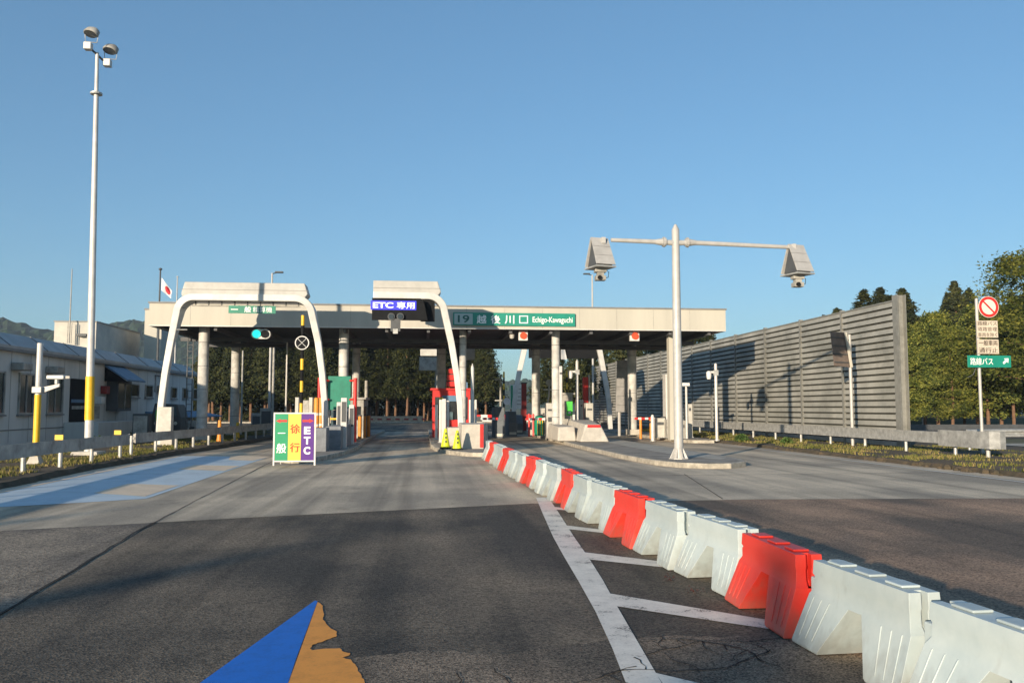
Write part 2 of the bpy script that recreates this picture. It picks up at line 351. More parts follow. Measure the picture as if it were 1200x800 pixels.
def struct(name, mb, m, **k):
    o = mb.build(name, m, None, **k); o['kind'] = 'structure'; return o
def text(body, x0, x1, y, z0, z1, m, parent, name='lettering', bold=0.012, fit=True, sp=1.0):
    """lettering facing the camera side (-Y) filling the box x0..x1, z0..z1"""
    cu = bpy.data.curves.new(name, 'FONT'); cu.body = body; cu.size = 1; cjk = any(ord(c) > 0x2e80 for c in body); cu.extrude = 0.004; cu.offset = 0 if cjk else bold; cu.space_character = sp
    t = bpy.data.objects.new('tmp', cu); COL.objects.link(t)
    dg = bpy.context.evaluated_depsgraph_get(); dg.update()
    me = bpy.data.meshes.new_from_object(t.evaluated_get(dg))
    bpy.data.objects.remove(t); bpy.data.curves.remove(cu)
    xs = [v.co.x for v in me.vertices]; ys = [v.co.y for v in me.vertices]
    ax, bx, ay, by = min(xs), max(xs), min(ys), max(ys)
    sx = (x1-x0)/(bx-ax); sz = (z1-z0)/(by-ay) if fit and by-ay > 0.15 else sx
    og = ORG.get(parent.name, Vector()) if parent else Vector()
    zc = (z0+z1)/2
    for v in me.vertices:
        X = x0+(v.co.x-ax)*sx
        Z = z0+(v.co.y-ay)*sz if (fit and by-ay > 0.15) else zc+(v.co.y-(ay+by)/2)*sx
        Yc = y - 0.003 - v.co.z*0.5
        v.co = (X-og.x, Yc-og.y, Z-og.z)
    if cjk and bold > 0:                 # thicker strokes: copies a hair apart, each a little further out
        bm = bmesh.new()
        d = (x1-x0)/max(1, len(body))*0.016*min(1.3, bold/.015)
        for q, (ax_, az_) in enumerate(((0, 0), (d, 0), (-d, 0), (0, d*.7), (0, -d*.7))):
            tmp = me.copy()
            for v in tmp.vertices: v.co = (v.co.x+ax_, v.co.y-.0012*q, v.co.z+az_)
            bm.from_mesh(tmp); bpy.data.meshes.remove(tmp)
        bm.to_mesh(me); bm.free()
    me.materials.clear(); me.materials.append(M[m])
    o = bpy.data.objects.new(name, me); COL.objects.link(o)
    if parent: o.parent = parent; ORG[o.name] = og
    return o
ORD = ['first', 'second', 'third', 'fourth', 'fifth', 'sixth', 'seventh', 'eighth', 'ninth', 'tenth', 'eleventh', 'twelfth', 'thirteenth',
       'fourteenth', 'fifteenth', 'sixteenth', 'seventeenth', 'eighteenth', 'nineteenth', 'twentieth', 'twenty-first', 'twenty-second',
       'twenty-third', 'twenty-fourth', 'twenty-fifth', 'twenty-sixth', 'twenty-seventh', 'twenty-eighth', 'twenty-ninth', 'thirtieth',
       'thirty-first', 'thirty-second', 'thirty-third', 'thirty-fourth', 'thirty-fifth', 'thirty-sixth']

# ================================================================== SETTING
struct('ground', MB().sheet([(-1400, -350), (1400, -350), (1400, 1400), (-1400, 1400)], -0.03), 'ground')
road = [(-8.4, -60), (14.1, -60), (14.1, 20), (14.1, 62), (60, 62), (60, 99), (-60, 99), (-60, 62), (-8.0, 62), (-8.0, 40), (-8.6, 31), (-8.8, 24), (-8.4, 16)]
struct('road', MB().sheet(road, 0.0), 'asphalt')
# lighter concrete pavement of the toll plaza
conc = [(-8.45, 11.6), (-5.67, 12.3), (-2.52, 13.43), (1.82, 14.84), (5.91, 15.12), (10.8, 14.8), (14.1, 14.6), (14.1, 60), (-8.0, 60), (-8.0, 40), (-8.6, 31), (-8.8, 24), (-8.55, 18)]
struct('concrete_pavement', MB().sheet(conc, 0.004), 'concrete_road')
struct('brown_sunlit_asphalt', MB().sheet([(2.95, -10), (14.12, -10), (14.12, 14.58), (10.8, 14.78), (5.91, 15.1), (2.55, 14.86), (2.75, 10), (2.9, 5)], 0.0045), 'asphalt_brown_sunlit')  # brown side of the road, sunlit warmth painted into the sheet
struct('old_asphalt_patch', MB().sheet([(-8.4, 2), (-2.4, 2), (-3.37, 7.37), (-3.76, 11.8), (-3.9, 12.93), (-5.67, 12.3), (-8.45, 11.6)], 0.004), 'asphalt_old')
b = MB()
for i, y in enumerate((20.5, 26.4, 32, 38)):            # slab joints
    b.add([(2.9, y, .0085), (14.0, y+.3, .0085), (14.0, y+.33, .0085), (2.9, y+.03, .0085)], [(0, 1, 2, 3)])
    b.add([(-8.5, y+1.8, .0085), (1.7, y+1.9, .0085), (1.7, y+1.925, .0085), (-8.5, y+1.825, .0085)], [(0, 1, 2, 3)])
b.add([(5.4, 15.2, .0085), (5.42, 15.2, .0085), (6.5, 21, .0085), (6.48, 21, .0085)], [(0, 1, 2, 3)])
struct('pavement_joints', b, 'crack')
def ribbon(pts, wd, z, jit=0.0):
    b = MB(); L = []; Rr = []
    for i, (x, y) in enumerate(pts):
        a = Vector(pts[max(0, i-1)]); c = Vector(pts[min(len(pts)-1, i+1)]); t = (c-a).normalized(); n = Vector((t.y, -t.x))
        ww = (wd[i] if isinstance(wd, (list, tuple)) else wd)*(1+random.uniform(-jit, jit))
        L.append((x-n.x*ww/2, y-n.y*ww/2, z)); Rr.append((x+n.x*ww/2, y+n.y*ww/2, z))
    k = len(L); b.add(L+Rr, [(i, i+1, k+i+1, k+i) for i in range(k-1)]); return b
def interp(pts, n, jit=0.0):
    out = []
    for i in range(len(pts)-1):
        for k in range(n):
            t = k/n; out.append((pts[i][0]*(1-t)+pts[i+1][0]*t+random.uniform(-jit, jit), pts[i][1]*(1-t)+pts[i+1][1]*t))
    out.append(pts[-1]); return out
struct('pavement_seam', ribbon(interp([(-2.2, 1.5), (-3.37, 7.37), (-3.8, 11.9), (-4.1, 17), (-4.69, 27.5)], 12, 0.014), 0.022, 0.009, 0.5), 'crack')
cp = jag0 = [(-8.0, 1.0), (3.2, 1.0), (3.2, 5.6), (2.75, 6.0), (2.2, 6.15), (1.6, 6.2), (1.1, 6.05), (0.5, 5.85), (0.1, 6.0), (-0.3, 5.95), (-0.8, 5.7), (-1.5, 5.45), (-3, 5.3), (-5, 5.0), (-8, 4.8)]
cp = []
for i in range(len(jag0)):
    p, q = jag0[i], jag0[(i+1) % len(jag0)]
    for j in range(8): cp.append((p[0]*(1-j/8)+q[0]*j/8+random.uniform(-.03, .03)*(i > 1), p[1]*(1-j/8)+q[1]*j/8+random.uniform(-.04, .04)*(i > 1)))
struct('coarse_asphalt', MB().sheet(cp, 0.0018), 'asphalt_coarse')
# alligator cracking in the foreground
b = MB()
def crackline(p0, ang, ln, wd):
    pts = [p0]; a = ang
    for i in range(int(ln/0.07)):
        a += random.uniform(-0.55, 0.55); a = a*0.93+ang*0.07
        pts.append((pts[-1][0]+math.cos(a)*0.07, pts[-1][1]+math.sin(a)*0.07))
    r = ribbon(pts, wd, 0.0075, 0.6); b.add(r.v, r.f); return pts
for s, a, l in (((1.5, 5.75), 0.1, 1.3), ((1.6, 6.1), 0.0, 1.0), ((1.2, 5.4), 0.3, 1.4), ((-6.5, 4.9), 0.05, 5.2), ((0.0, 5.1), 0.1, 1.6)):
    p = crackline(s, a, l, 0.012)
    for q in p[3::5]:
        crackline(q, a+random.choice((-1.3, 1.4, -1.8)), random.uniform(0.15, 0.45), 0.008)
struct('pavement_cracks', b, 'crack')
# markings
outer = [(2.07, 15.81), (1.86, 13.4), (1.66, 11), (1.57, 9.67), (1.48, 8.2), (1.40, 7.0), (1.30, 5.9), (1.20, 5.0), (0.95, 3.5), (0.6, 2.0)]
inner = [(2.30, 15.79), (2.12, 13.4), (1.93, 11), (1.83, 9.55), (1.72, 8.2), (1.62, 7.2), (1.52, 6.1), (1.42, 5.0), (1.2, 3.5), (0.85, 2.0)]
b = MB(); b.add([(x, y, .0055) for x, y in outer+inner], [(i, i+1, len(outer)+i+1, len(outer)+i) for i in range(len(outer)-1)])
for q in ([(1.78, 9.86), (2.6, 9.10), (2.6, 8.72), (1.82, 9.33)], [(1.63, 7.66), (2.72, 6.52), (2.72, 6.18), (1.61, 7.14)],
          [(1.95, 12.1), (2.5, 11.5), (2.5, 11.15), (1.95, 11.7)], [(2.1, 14.4), (2.4, 14.05), (2.4, 13.7), (2.08, 14.0)],
          [(1.45, 5.35), (2.8, 3.9), (2.8, 3.5), (1.42, 4.85)]):
    b.sheet(q, .0058)
struct('hatched_marking', b, 'white_line')
b = MB(); b.sheet([(13.24, 17.2), (13.36, 17.2), (13.44, 42), (13.34, 42)], .0085)
struct('edge_line', b, 'white_line_thin')
b = MB(); b.sheet([(-8.3, 15.6), (-7.0, 15.2), (-5.95, 15.75), (-5.02, 16.3), (-5.2, 29.6), (-6.5, 30.2), (-8.3, 30.6), (-8.45, 22)], .0085)
struct('blue_lane_paint', b, 'blue_paint')
b = MB()
for q in (((110, 578), (170, 582), (210, 569), (150, 567)), ((208, 550), (263, 552), (281, 546), (228, 545)), ((268, 539), (296, 540), (318, 535), (270, 534))):
    b.sheet([onZ(*p) for p in q], .0125)
b.add([(-8.3, 15.6, .0125), (-8.15, 15.5, .0125), (-8.25, 30.4, .0125), (-8.4, 30.4, .0125)], [(0, 1, 2, 3)])
struct('cream_lane_paint', b, 'cream_paint')
s_ = 200/1200*1.4
def zz(x, y): return onZ(200+x*0.23333, 690+y*0.23333)
def jag(pts, k, amp):
    out = []
    for i in range(len(pts)-1):
        for j in range(k):
            t = j/k; a = amp if j else 0
            out.append((pts[i][0]*(1-t)+pts[i+1][0]*t+random.uniform(-a, a), pts[i][1]*(1-t)+pts[i+1][1]*t+random.uniform(-a, a)))
    out.append(pts[-1]); return out
bl = [zz(725, 58), zz(738, 62), zz(630, 350), zz(590, 471)]
bl += [(bl[-1][0]-0.12, 3.2), (-1.75, 3.2)]
struct('blue_arrow_paint', MB().sheet(bl, .0040), 'arrow_blue')
og = jag([zz(738, 66), zz(765, 85), zz(768, 120), zz(765, 155), zz(800, 195), zz(835, 215), zz(832, 240), zz(770, 262), zz(715, 280), zz(700, 298), zz(710, 308), zz(775, 300), zz(850, 298),
      zz(865, 315), zz(900, 322), zz(895, 335), zz(862, 345), zz(905, 355), zz(930, 385), zz(960, 440), zz(975, 471)], 4, 0.006) + [(-0.15, 3.2), (-0.92, 3.2), zz(592, 471)]
struct('orange_arrow_paint', MB().sheet(og, .0042), 'arrow_orange')

def island(name, poly, h=0.15, top='island_top'):
    b = MB(); b.prism(poly, -0.02, h); o = struct(name, b, 'kerb', bevel=0.03)
    # inner surface slightly lower in tone, 5 mm proud of the kerb stones
    cx = sum(p[0] for p in poly)/len(poly); cy = sum(p[1] for p in poly)/len(poly)
    ins = []
    n = len(poly)
    for i in range(n):
        a = Vector(poly[i-1]); c = Vector(poly[(i+1) % n]); t = (c-a).normalized(); nn = Vector((t.y, -t.x))
        p = Vector(poly[i]); q = p+nn*0.17; q2 = p-nn*0.17
        ins.append(tuple(q if (q-Vector((cx, cy))).length < (q2-Vector((cx, cy))).length else q2))
    struct(name+'_surface', MB().sheet(ins, h+0.005), top)
    return o
island('traffic_island', [(-4.95, 60), (-5.1, 32.5), (-5.0, 29.8), (-4.7, 28.0), (-4.3, 26.7), (-3.9, 26.1), (-3.45, 26.2), (-3.15, 27.6), (-2.78, 30.3), (-2.6, 35), (-2.75, 41), (-2.7, 60)])
island('traffic_island', [(0.30, 60), (0.28, 36.2), (0.42, 33.2), (0.90, 30.6), (1.55, 29.2), (2.1, 29.0), (2.75, 30.4), (3.0, 34), (3.1, 60)])
island('traffic_island', [(6.4, 60), (6.3, 43), onZ(683, 526.6), onZ(727, 537.2), onZ(750, 541.8), onZ(770, 545.2), onZ(796, 548), onZ(828, 549.3), onZ(857, 549), (9.1, 23.6), (9.36, 24.6), (9.45, 27), (9.36, 38), (9.3, 60)])
struct('island_path', MB().sheet([(8.0, 26.0), (8.6, 24.3), (9.05, 25.0), (9.22, 27), (9.18, 41), (7.9, 41)], .160), 'island_light')
island('traffic_island', [(12.4, 60), (12.3, 44), (12.25, 40.6), (12.6, 39.4), (13.6, 39.2), (13.9, 41), (13.9, 60)])
# verges: raised soil strips with a ragged stony edge
def verge(name, inner_pts, outer, h):
    b = MB(); p = interp(inner_pts, 30, 0.04); n = len(p)
    vs = [(x, y, 0.0) for x, y in p]+[(x+(0.10 if outer > x else -0.10), y, h*random.uniform(.75, 1.1)) for x, y in p]+[((x+outer)/2, y, h+0.03+random.uniform(-.03, .03)) for x, y in p]+[(outer, y, h) for x, y in p]
    fs = []
    for r in range(3):
        for i in range(n-1): fs.append((r*n+i, r*n+i+1, (r+1)*n+i+1, (r+1)*n+i))
    b.add(vs, fs); o = struct(name, b, 'soil'); return p
vl = verge('verge', [(-8.4, -40), (-8.4, 16), (-8.85, 24.4), (-8.66, 31), (-7.9, 46), (-7.9, 62)], -15.9, 0.14)
vr = verge('verge', [(14.2, -40), (14.15, 20.5), (14.0, 24), (13.95, 38), (13.95, 62)], 24.0, 0.12)
# grass blades and low weeds on the verges
def blades(name, label, gen, N, hmin, hmax, m):
    b = MB()
    for _ in range(N):
        x, y, z = gen(); h = random.uniform(hmin, hmax); a = random.uniform(0, math.pi); dx, dy = math.cos(a)*h*.16, math.sin(a)*h*.16
        lx, ly = random.uniform(-.5, .5)*h, random.uniform(-.5, .5)*h
        b.add([(x-dx, y-dy, z), (x+dx, y+dy, z), (x+lx, y+ly, z+h)], [(0, 1, 2)])
    o = b.build(name, m); tag(o, label, 'grass', kind='stuff'); return o
def gl():
    while True:
        y = random.uniform(15, 62)**1; x = random.uniform(-13.5, -8.7)
        if noise.noise(Vector((x*.8, y*.4, 3))) > -0.12+(0.5 if x > -9.1 else 0): return x, y, .12
def gr():
    while True:
        y = random.uniform(19, 60); x = random.uniform(14.3, 20.5)
        if noise.noise(Vector((x*.9, y*.5, 9))) > -0.05: return x, y, .10
blades('grass', 'dry yellowish green grass on the verge under the office-side guardrail', gl, 42000, .03, .13, 'grass')
blades('grass', 'patchy grass and weeds under the guardrail by the sound barrier', gr, 34000, .03, .14, 'grass')
# stones along the ragged right verge edge
b = MB()
for i in range(110):
    y = random.uniform(19.5, 44); x = 14.1+random.uniform(-.1, .12); r = random.uniform(.04, .13)
    ring = lambda z, k: [(x+math.cos(t*1.256+i)*r*k*random.uniform(.8, 1.2), y+math.sin(t*1.256+i)*r*1.3*k, z) for t in range(5)]
    b.loft([ring(.0, 1), ring(r*.7, .9), ring(r*1.1, .4)])
o = b.build('edge_stones', 'soil'); tag(o, 'brown broken stones and soil along the edge of the verge', 'stones', kind='stuff')

# hills
def hills(name, az0, az1, dist, hf, seed, depth=260):
    b = MB(); na, nr = 520, 34; vs = []
    for j in range(nr):
        for i in range(na):
            t = i/(na-1); az = R(az0+(az1-az0)*t); r = dist+depth*j/(nr-1)
            prof = math.sin(min(1, (j/(nr-1))*1.25)*math.pi/2)
            x, y = math.sin(az)*r, math.cos(az)*r
            h = hf(math.degrees(az))*1.13*prof
            n1 = noise.noise(Vector((x*.008, y*.008, seed)))*12*prof+noise.noise(Vector((x*.03, y*.03, seed)))*5*prof
            n2 = abs(noise.noise(Vector((x*.11, y*.11, seed))))*9*prof
            vs.append((x, y, -2+h+n1+n2))
    b.add(vs, [(j*na+i, j*na+i+1, (j+1)*na+i+1, (j+1)*na+i) for j in range(nr-1) for i in range(na-1)])
    return struct(name, b, 'hill')
def hleft(a):   # azimuth in world degrees: -28 = left edge of the picture
    pts = [(-60, 60), (-32, 88), (-28, 84), (-25.5, 76), (-23, 66), (-21, 76), (-18, 80), (-14.5, 64), (-11, 45), (-6, 30), (0, 24), (8, 30), (20, 34), (40, 38), (60, 40)]
    for (a0, h0), (a1, h1) in zip(pts, pts[1:]):
        if a0 <= a <= a1: return h0+(h1-h0)*(a-a0)/(a1-a0)
    return 30
hills('hills', -60, 60, 760, hleft, 4.0)

# ================================================================== TREES
def crown_mesh(name, H, z0, rad, shape, nclump, nleaf, ls, seed):
    rnd = random.Random(seed); b = MB()
    for c in range(nclump):
        t = rnd.random()**0.9
        if shape == 'cone': rr = rad*(1-t)**0.9*(0.65+0.55*rnd.random())+0.04
        else: rr = rad*math.sin(math.pi*(0.12+0.86*t))**0.6*(0.7+0.45*rnd.random())
        a = rnd.uniform(0, 2*math.pi); q = rr*(rnd.random()**(0.35 if shape != 'clump' else .22))
        if shape == 'clump': q *= .82+.3*math.sin(a*3+seed)*math.sin(t*9+seed)
        cx, cy, cz = math.cos(a)*q, math.sin(a)*q, z0+(H-z0)*t-(0.15*q if shape == 'cone' else 0)
        cs = rad*rnd.uniform(.13, .27 if shape != 'clump' else .22)*(1-0.82*t if shape == 'cone' else 1)
        for _ in range(nleaf):
            d = Vector((rnd.gauss(0, 1), rnd.gauss(0, 1), rnd.gauss(0, .6)))*cs*.6
            p = Vector((cx, cy, cz))+d
            u = Vector((rnd.gauss(0, 1), rnd.gauss(0, 1), rnd.gauss(0, 1))).normalized(); v = u.orthogonal().normalized()
            s = ls*rnd.uniform(.5, 1.3)*(1-.5*t if shape == 'cone' else 1)
            b.add([p+u*s, p-u*s*.6+v*s*.6, p-u*s*.6-v*s*.6], [(0, 1, 2)])
    return b
def trunk_mb(H, r, seed, lean=0.0):
    rnd = random.Random(seed); b = MB()
    pts = [(lean*t*H+rnd.uniform(-.06, .06), rnd.uniform(-.06, .06), -0.1+H*t) for t in (0, .15, .35, .6, .9)]
    b.tube(pts, r, 8, r*.3)
    for k in range(10):
        t = rnd.uniform(.25, .85); a = rnd.uniform(0, 6.28); l = H*.16*(1.1-t)
        b.tube([(lean*t*H, 0, H*t), (lean*t*H+math.cos(a)*l, math.sin(a)*l, H*t+l*.25)], r*.25, 5, r*.08)
    return b
PROTO = {}
def make_tree(kind, var):
    key = (kind, var)
    if key in PROTO: return PROTO[key]
    if kind == 'cedar': c = crown_mesh('c', 10, 2.5, 2.1, 'cone', 620, 26, .15, 11+var)
    elif kind == 'spire': c = crown_mesh('c', 10, 3.2, 1.8, 'cone', 560, 24, .14, 31+var)
    elif kind == 'pine': c = crown_mesh('c', 10, 3.0, 2.4, 'round', 270, 46, .10, 71+var)
    else: c = crown_mesh('c', 10, 2.2, 2.5, 'clump', 230, 110, .115, 51+var)
    leaf = 'cypress' if kind in ('round', 'pine') else 'cedar'
    cm = bpy.data.meshes.new('crown'); cm.from_pydata([tuple(v) for v in c.v], [], c.f); cm.materials.append(M[leaf])
    t = trunk_mb(9.3, .125, var*7+len(kind)); tm = bpy.data.meshes.new('trunk'); tm.from_pydata([tuple(v) for v in t.v], [], t.f); tm.materials.append(M['trunk'])
    PROTO[key] = (cm, tm); return PROTO[key]
def tree(name, kind, x, y, h, label, group, wid=1.0, z=0.0, cat='tree'):
    cm, tm = make_tree(kind, random.randrange(4))
    r = thing(name, label, cat, (x, y, z), group)
    s = h/10.0; r.scale = (s*wid, s*wid, s); r.rotation_euler = (0, 0, random.uniform(0, 6.28))
    for nm, me in (('trunk', tm), ('crown', cm)):
        o = bpy.data.objects.new(nm, me); COL.objects.link(o); o.parent = r
        if nm == 'crown' and kind == 'round': o.location.z = random.uniform(-1.3, .1); o.scale = (random.uniform(.8, 1.1), random.uniform(.8, 1.1), 1)
    return r
# the dark cedar row beyond the plaza
pxs = [256+i*11.6+random.uniform(-3, 3) for i in range(30)]
for i, px in enumerate(pxs):
    if px > 574: break
    y = 108+random.uniform(-4, 8); x = (px-497)/1000*y*1.0
    tree('cedar_tree', 'cedar', x, y, random.uniform(11.0, 13.2), 'dark cedar with a bare lower trunk beyond the gate, %s from the left' % ORD[i], 'cedars in a row beyond the toll gate', 1.15)
for i in range(16):      # second row closing the gaps
    y = 119+random.uniform(-2, 4); x = -28+i*2.35+random.uniform(-.6, .6)
    tree('cedar_tree', 'cedar', x, y, random.uniform(11.5, 13.5), 'dark cedar behind the front cedar row beyond the gate, %s from the left' % ORD[i], 'cedars in the second row beyond the gate', 1.4)
# trees between the far columns and above the sound barrier
far = [(645, 82, 9.2), (655, 88, 8.5), (676, 80, 9.2), (694, 96, 10.5), (712, 90, 9.2), (733, 84, 10.8), (750, 98, 10.5), (770, 92, 11.5), (790, 100, 12.5), (806, 90, 11.4), (822, 86, 10.9), (838, 94, 11.5)]
for i, (px, y, h) in enumerate(far):
    x = (px-497)/1000*y
    tree('cedar_tree', 'spire' if i % 3 else 'cedar', x, y, h, 'cedar glimpsed under or beside the canopy past the exit lanes, %s from the left' % ORD[i], 'cedars past the exit lanes', 1.1)
sp = [(966, 369), (981, 361), (990, 366), (1012, 339), (1031, 337), (1042, 346), (1057, 338), (1066, 360), (1078, 372)]
for i, (px, py) in enumerate(sp):
    y = 84+random.uniform(-3, 5); x, z = onY(px, py, y)
    tree('cedar_tree', 'spire', x, y, z, 'pointed cedar top rising above the sound barrier, %s from the left' % ORD[i], 'pointed cedars behind the sound barrier', 1.7 if i not in (0, 7, 8) else 1.3)
tops = [(1062, 398, 66, 1.3), (1080, 376, 70, 1.3), (1095, 368, 68, 1.3), (1112, 372, 66, 1.2), (1126, 380, 74, 1.2), (1140, 356, 72, 1.2), (1152, 350, 67, 1.2), (1168, 352, 69, 1.2), (1182, 362, 65, 1.25), (1199, 356, 68, 1.2), (1216, 350, 70, 1.3)]
for i, (px, py, y, wd) in enumerate(tops):
    x, z = onY(px, py, y)
    tree('conifer_tree', 'round', x, y, z, 'sunlit yellow-green conifer on the far side of the guardrail, %s from the left' % ORD[i], 'sunlit conifers right of the sound barrier', wd*.95)
back = [(1118, 330, 92), (1110, 346, 94), (1090, 372, 98), (1135, 338, 96), (1160, 352, 98), (1185, 345, 96), (1068, 400, 96), (1205, 330, 95), (1150, 360, 104), (1172, 360, 104), (1100, 380, 104), (1128, 366, 106), (1196, 365, 104), (1078, 394, 105)]
for i, (px, py, y) in enumerate(back):
    x, z = onY(px, py, y)
    tree('cedar_tree', 'cedar', x, y, z, 'darker cedar standing behind the sunlit conifers, number %s in that back row' % ORD[i], 'darker cedars behind the sunlit conifers', 1.35)
x, z = onY(1195, 297, 58)
r = tree('pine_tree', 'pine', x+.3, 58, z, 'sparse tall pine leaning in at the right edge of the view', None, 1.3)
# trees on the near side of the plaza, behind the viewer, whose long evening shadows stripe the asphalt
bt = [(-24.5, -35.5, 8.8), (-28.2, -30.5, 8.0), (-33.0, -28.5, 8.3), (-41, -26, 8.7)]
for i, (x, y, h) in enumerate(bt):
    tree('conifer_tree', 'cedar', x, y, h, 'conifer behind the viewer casting a long shadow, %s of that row' % ORD[i], 'conifers behind the viewer', 0.9)
# dark undergrowth closing the view between the trunks
def thicket(name, label, x0, x1, y, z0, z1, N):
    rnd = random.Random(5); b = MB()
    for _ in range(N):
        p = Vector((rnd.uniform(x0, x1), y+rnd.uniform(-1.5, 1.5), z0+(z1-z0)*rnd.random()**1.2)); u = Vector((rnd.gauss(0, 1), rnd.gauss(0, 1), rnd.gauss(0, 1))).normalized(); v = u.orthogonal().normalized(); q = rnd.uniform(.25, .5)
        b.add([p+u*q, p-u*q*.5+v*q*.7, p-u*q*.5-v*q*.7], [(0, 1, 2)])
    tag(b.build(name, 'cedar'), label, 'undergrowth', kind='stuff')
thicket('undergrowth', 'dark undergrowth filling the gaps between the cedar trunks beyond the gate', -34, 11, 127, 0, 5.5, 9000)
thicket('undergrowth', 'dark undergrowth behind the white fence at the back of the car park', 28, 75, 109, 1, 5.5, 9000)
# bushes in front of the office
def bush(x, y, r, label):
    b = MB(); rnd = random.Random(int(x*100))
    for _ in range(420):
        d = Vector((rnd.gauss(0, 1), rnd.gauss(0, 1), rnd.gauss(0, 1))).normalized()*r*rnd.random()**.4; d.z = abs(d.z)
        p = Vector((x, y, .12))+d; u = Vector((rnd.gauss(0, 1), rnd.gauss(0, 1), rnd.gauss(0, 1))).normalized(); v = u.orthogonal().normalized(); s = .06
        b.add([p+u*s, p-u*s*.5+v*s*.5, p-u*s*.5-v*s*.5], [(0, 1, 2)])
    for k in range(5): b.tube([(x, y, .05), (x+rnd.uniform(-.5, .5)*r, y+rnd.uniform(-.5, .5)*r, .1+r*.7)], .012, 5)
    tag(b.build('bush', 'shrub'), label, 'bush')
bush(-12.6, 34.5, .5, 'small green bush by the light-coloured platform wall of the office')
bush(-14.6, 44.5, .45, 'low bush between the parked truck and the office')
bush(14.7, 38.6, .35, 'low green weed clump at the foot of the camera post')
bush(15.4, 35.2, .3, 'green weed clump under the guardrail by the sound barrier')

# ================================================================== TOLL CANOPY
can = thing('toll_canopy', 'long flat cream toll gate roof on round grey columns spanning all lanes', 'toll gate', (1, 40, 0))
MB().box(-12.45, 14.55, 40.0, 40.18, 5.36, 6.40).build('fascia', 'cream', can)
b = MB()
for k in range(1, 15): b.box(-12.45+k*1.8, -12.45+k*1.8+.015, 39.993, 39.999, 5.37, 6.39)
b.build('fascia_seam', 'galv_dull', can)
MB().box(-12.44, 14.54, 39.985, 39.999, 5.362, 5.40).build('drip_edge', 'arch', can)
b = MB(); b.box(-12.45, -12.27, 40.182, 51, 5.36, 6.40); b.box(14.37, 14.55, 40.182, 51, 5.36, 6.40); b.box(-12.45, 14.55, 51.002, 51.18, 5.36, 6.40)
b.build('side_fascia', 'cream', can)
MB().box(-12.5, 14.6, 39.95, 51.22, 6.402, 6.47).build('roof_edge', 'office_trim', can)
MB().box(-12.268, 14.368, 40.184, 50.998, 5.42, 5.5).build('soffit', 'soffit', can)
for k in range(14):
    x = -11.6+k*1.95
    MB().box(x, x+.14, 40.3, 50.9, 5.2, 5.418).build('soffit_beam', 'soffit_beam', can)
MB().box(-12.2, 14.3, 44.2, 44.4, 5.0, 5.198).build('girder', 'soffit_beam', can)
MB().box(-12.2, 14.3, 48.2, 48.4, 5.0, 5.198).build('girder', 'soffit_beam', can)
for x, y, r in ((-10.3, 41.2, .24), (-3.85, 41.4, .23), (1.85, 41.3, .17), (6.38, 41.2, .20), (-10.5, 49, .24), (-3.85, 49, .22), (.95, 49, .26), (6.42, 49, .24), (12.1, 49, .26)):
    cgr = MB().cyl(x, y, 0.1, 5.419, r, n=20).build('column', 'column', can, smooth=True)
    rb = MB()
    for z in (1.2, 2.5, 3.6, 4.7): rb.cyl(x, y, z, z+.03, r+.008, n=20)
    rb.build('band', 'office_trim', cgr)
    MB().box(x-r-.12, x+r+.12, y-r-.12, y+r+.12, .1, .42).build('plinth', 'block', cgr, bevel=.02)
MB().box(12.0, 12.42, 41.0, 41.4, .1, 5.419).build('pillar', 'cream', can)
# station name board on the fascia
x0, z1 = onY(531, 364.5, 39.9); x1, z0 = onY(674, 380, 39.9)
sg = thing('station_name_sign', 'green name board numbered 19 on the cream fascia of the canopy', 'sign', ((x0+x1)/2, 39.94, z0))
zc0, zc1 = 5.52, 6.13
MB().box(x0, x1, 39.90, 39.948, zc0, zc1).build('board', 'sign_teal', sg)
MB().box(x0+.06, x0+.92, 39.885, 39.899, zc0+.05, zc1-.05).build('number_plate', 'sign_grey', sg)
text('19', x0+.22, x0+.76, 39.885, zc0+.13, zc1-.13, 'char_teal', sg, bold=.02)
xx = x0+1.12
for ch in '越後川': text(ch, xx, xx+.44, 39.9, zc0+.10, zc1-.12, 'char_white', sg, bold=.02); xx += .66
b = MB(); cx0, cx1, cz0, cz1 = xx+.02, xx+.44, zc0+.12, zc1-.12
b.box(cx0, cx1, 39.893, 39.899, cz0, cz0+.045); b.box(cx0, cx1, 39.893, 39.899, cz1-.045, cz1); b.box(cx0, cx0+.045, 39.893, 39.899, cz0+.046, cz1-.046); b.box(cx1-.045, cx1, 39.893, 39.899, cz0+.046, cz1-.046)
b.build('lettering', 'char_white', sg)
text('Echigo-Kawaguchi', xx+.66, x1-.12, 39.9, zc0+.09, zc1-.17, 'char_white', sg, bold=.012)

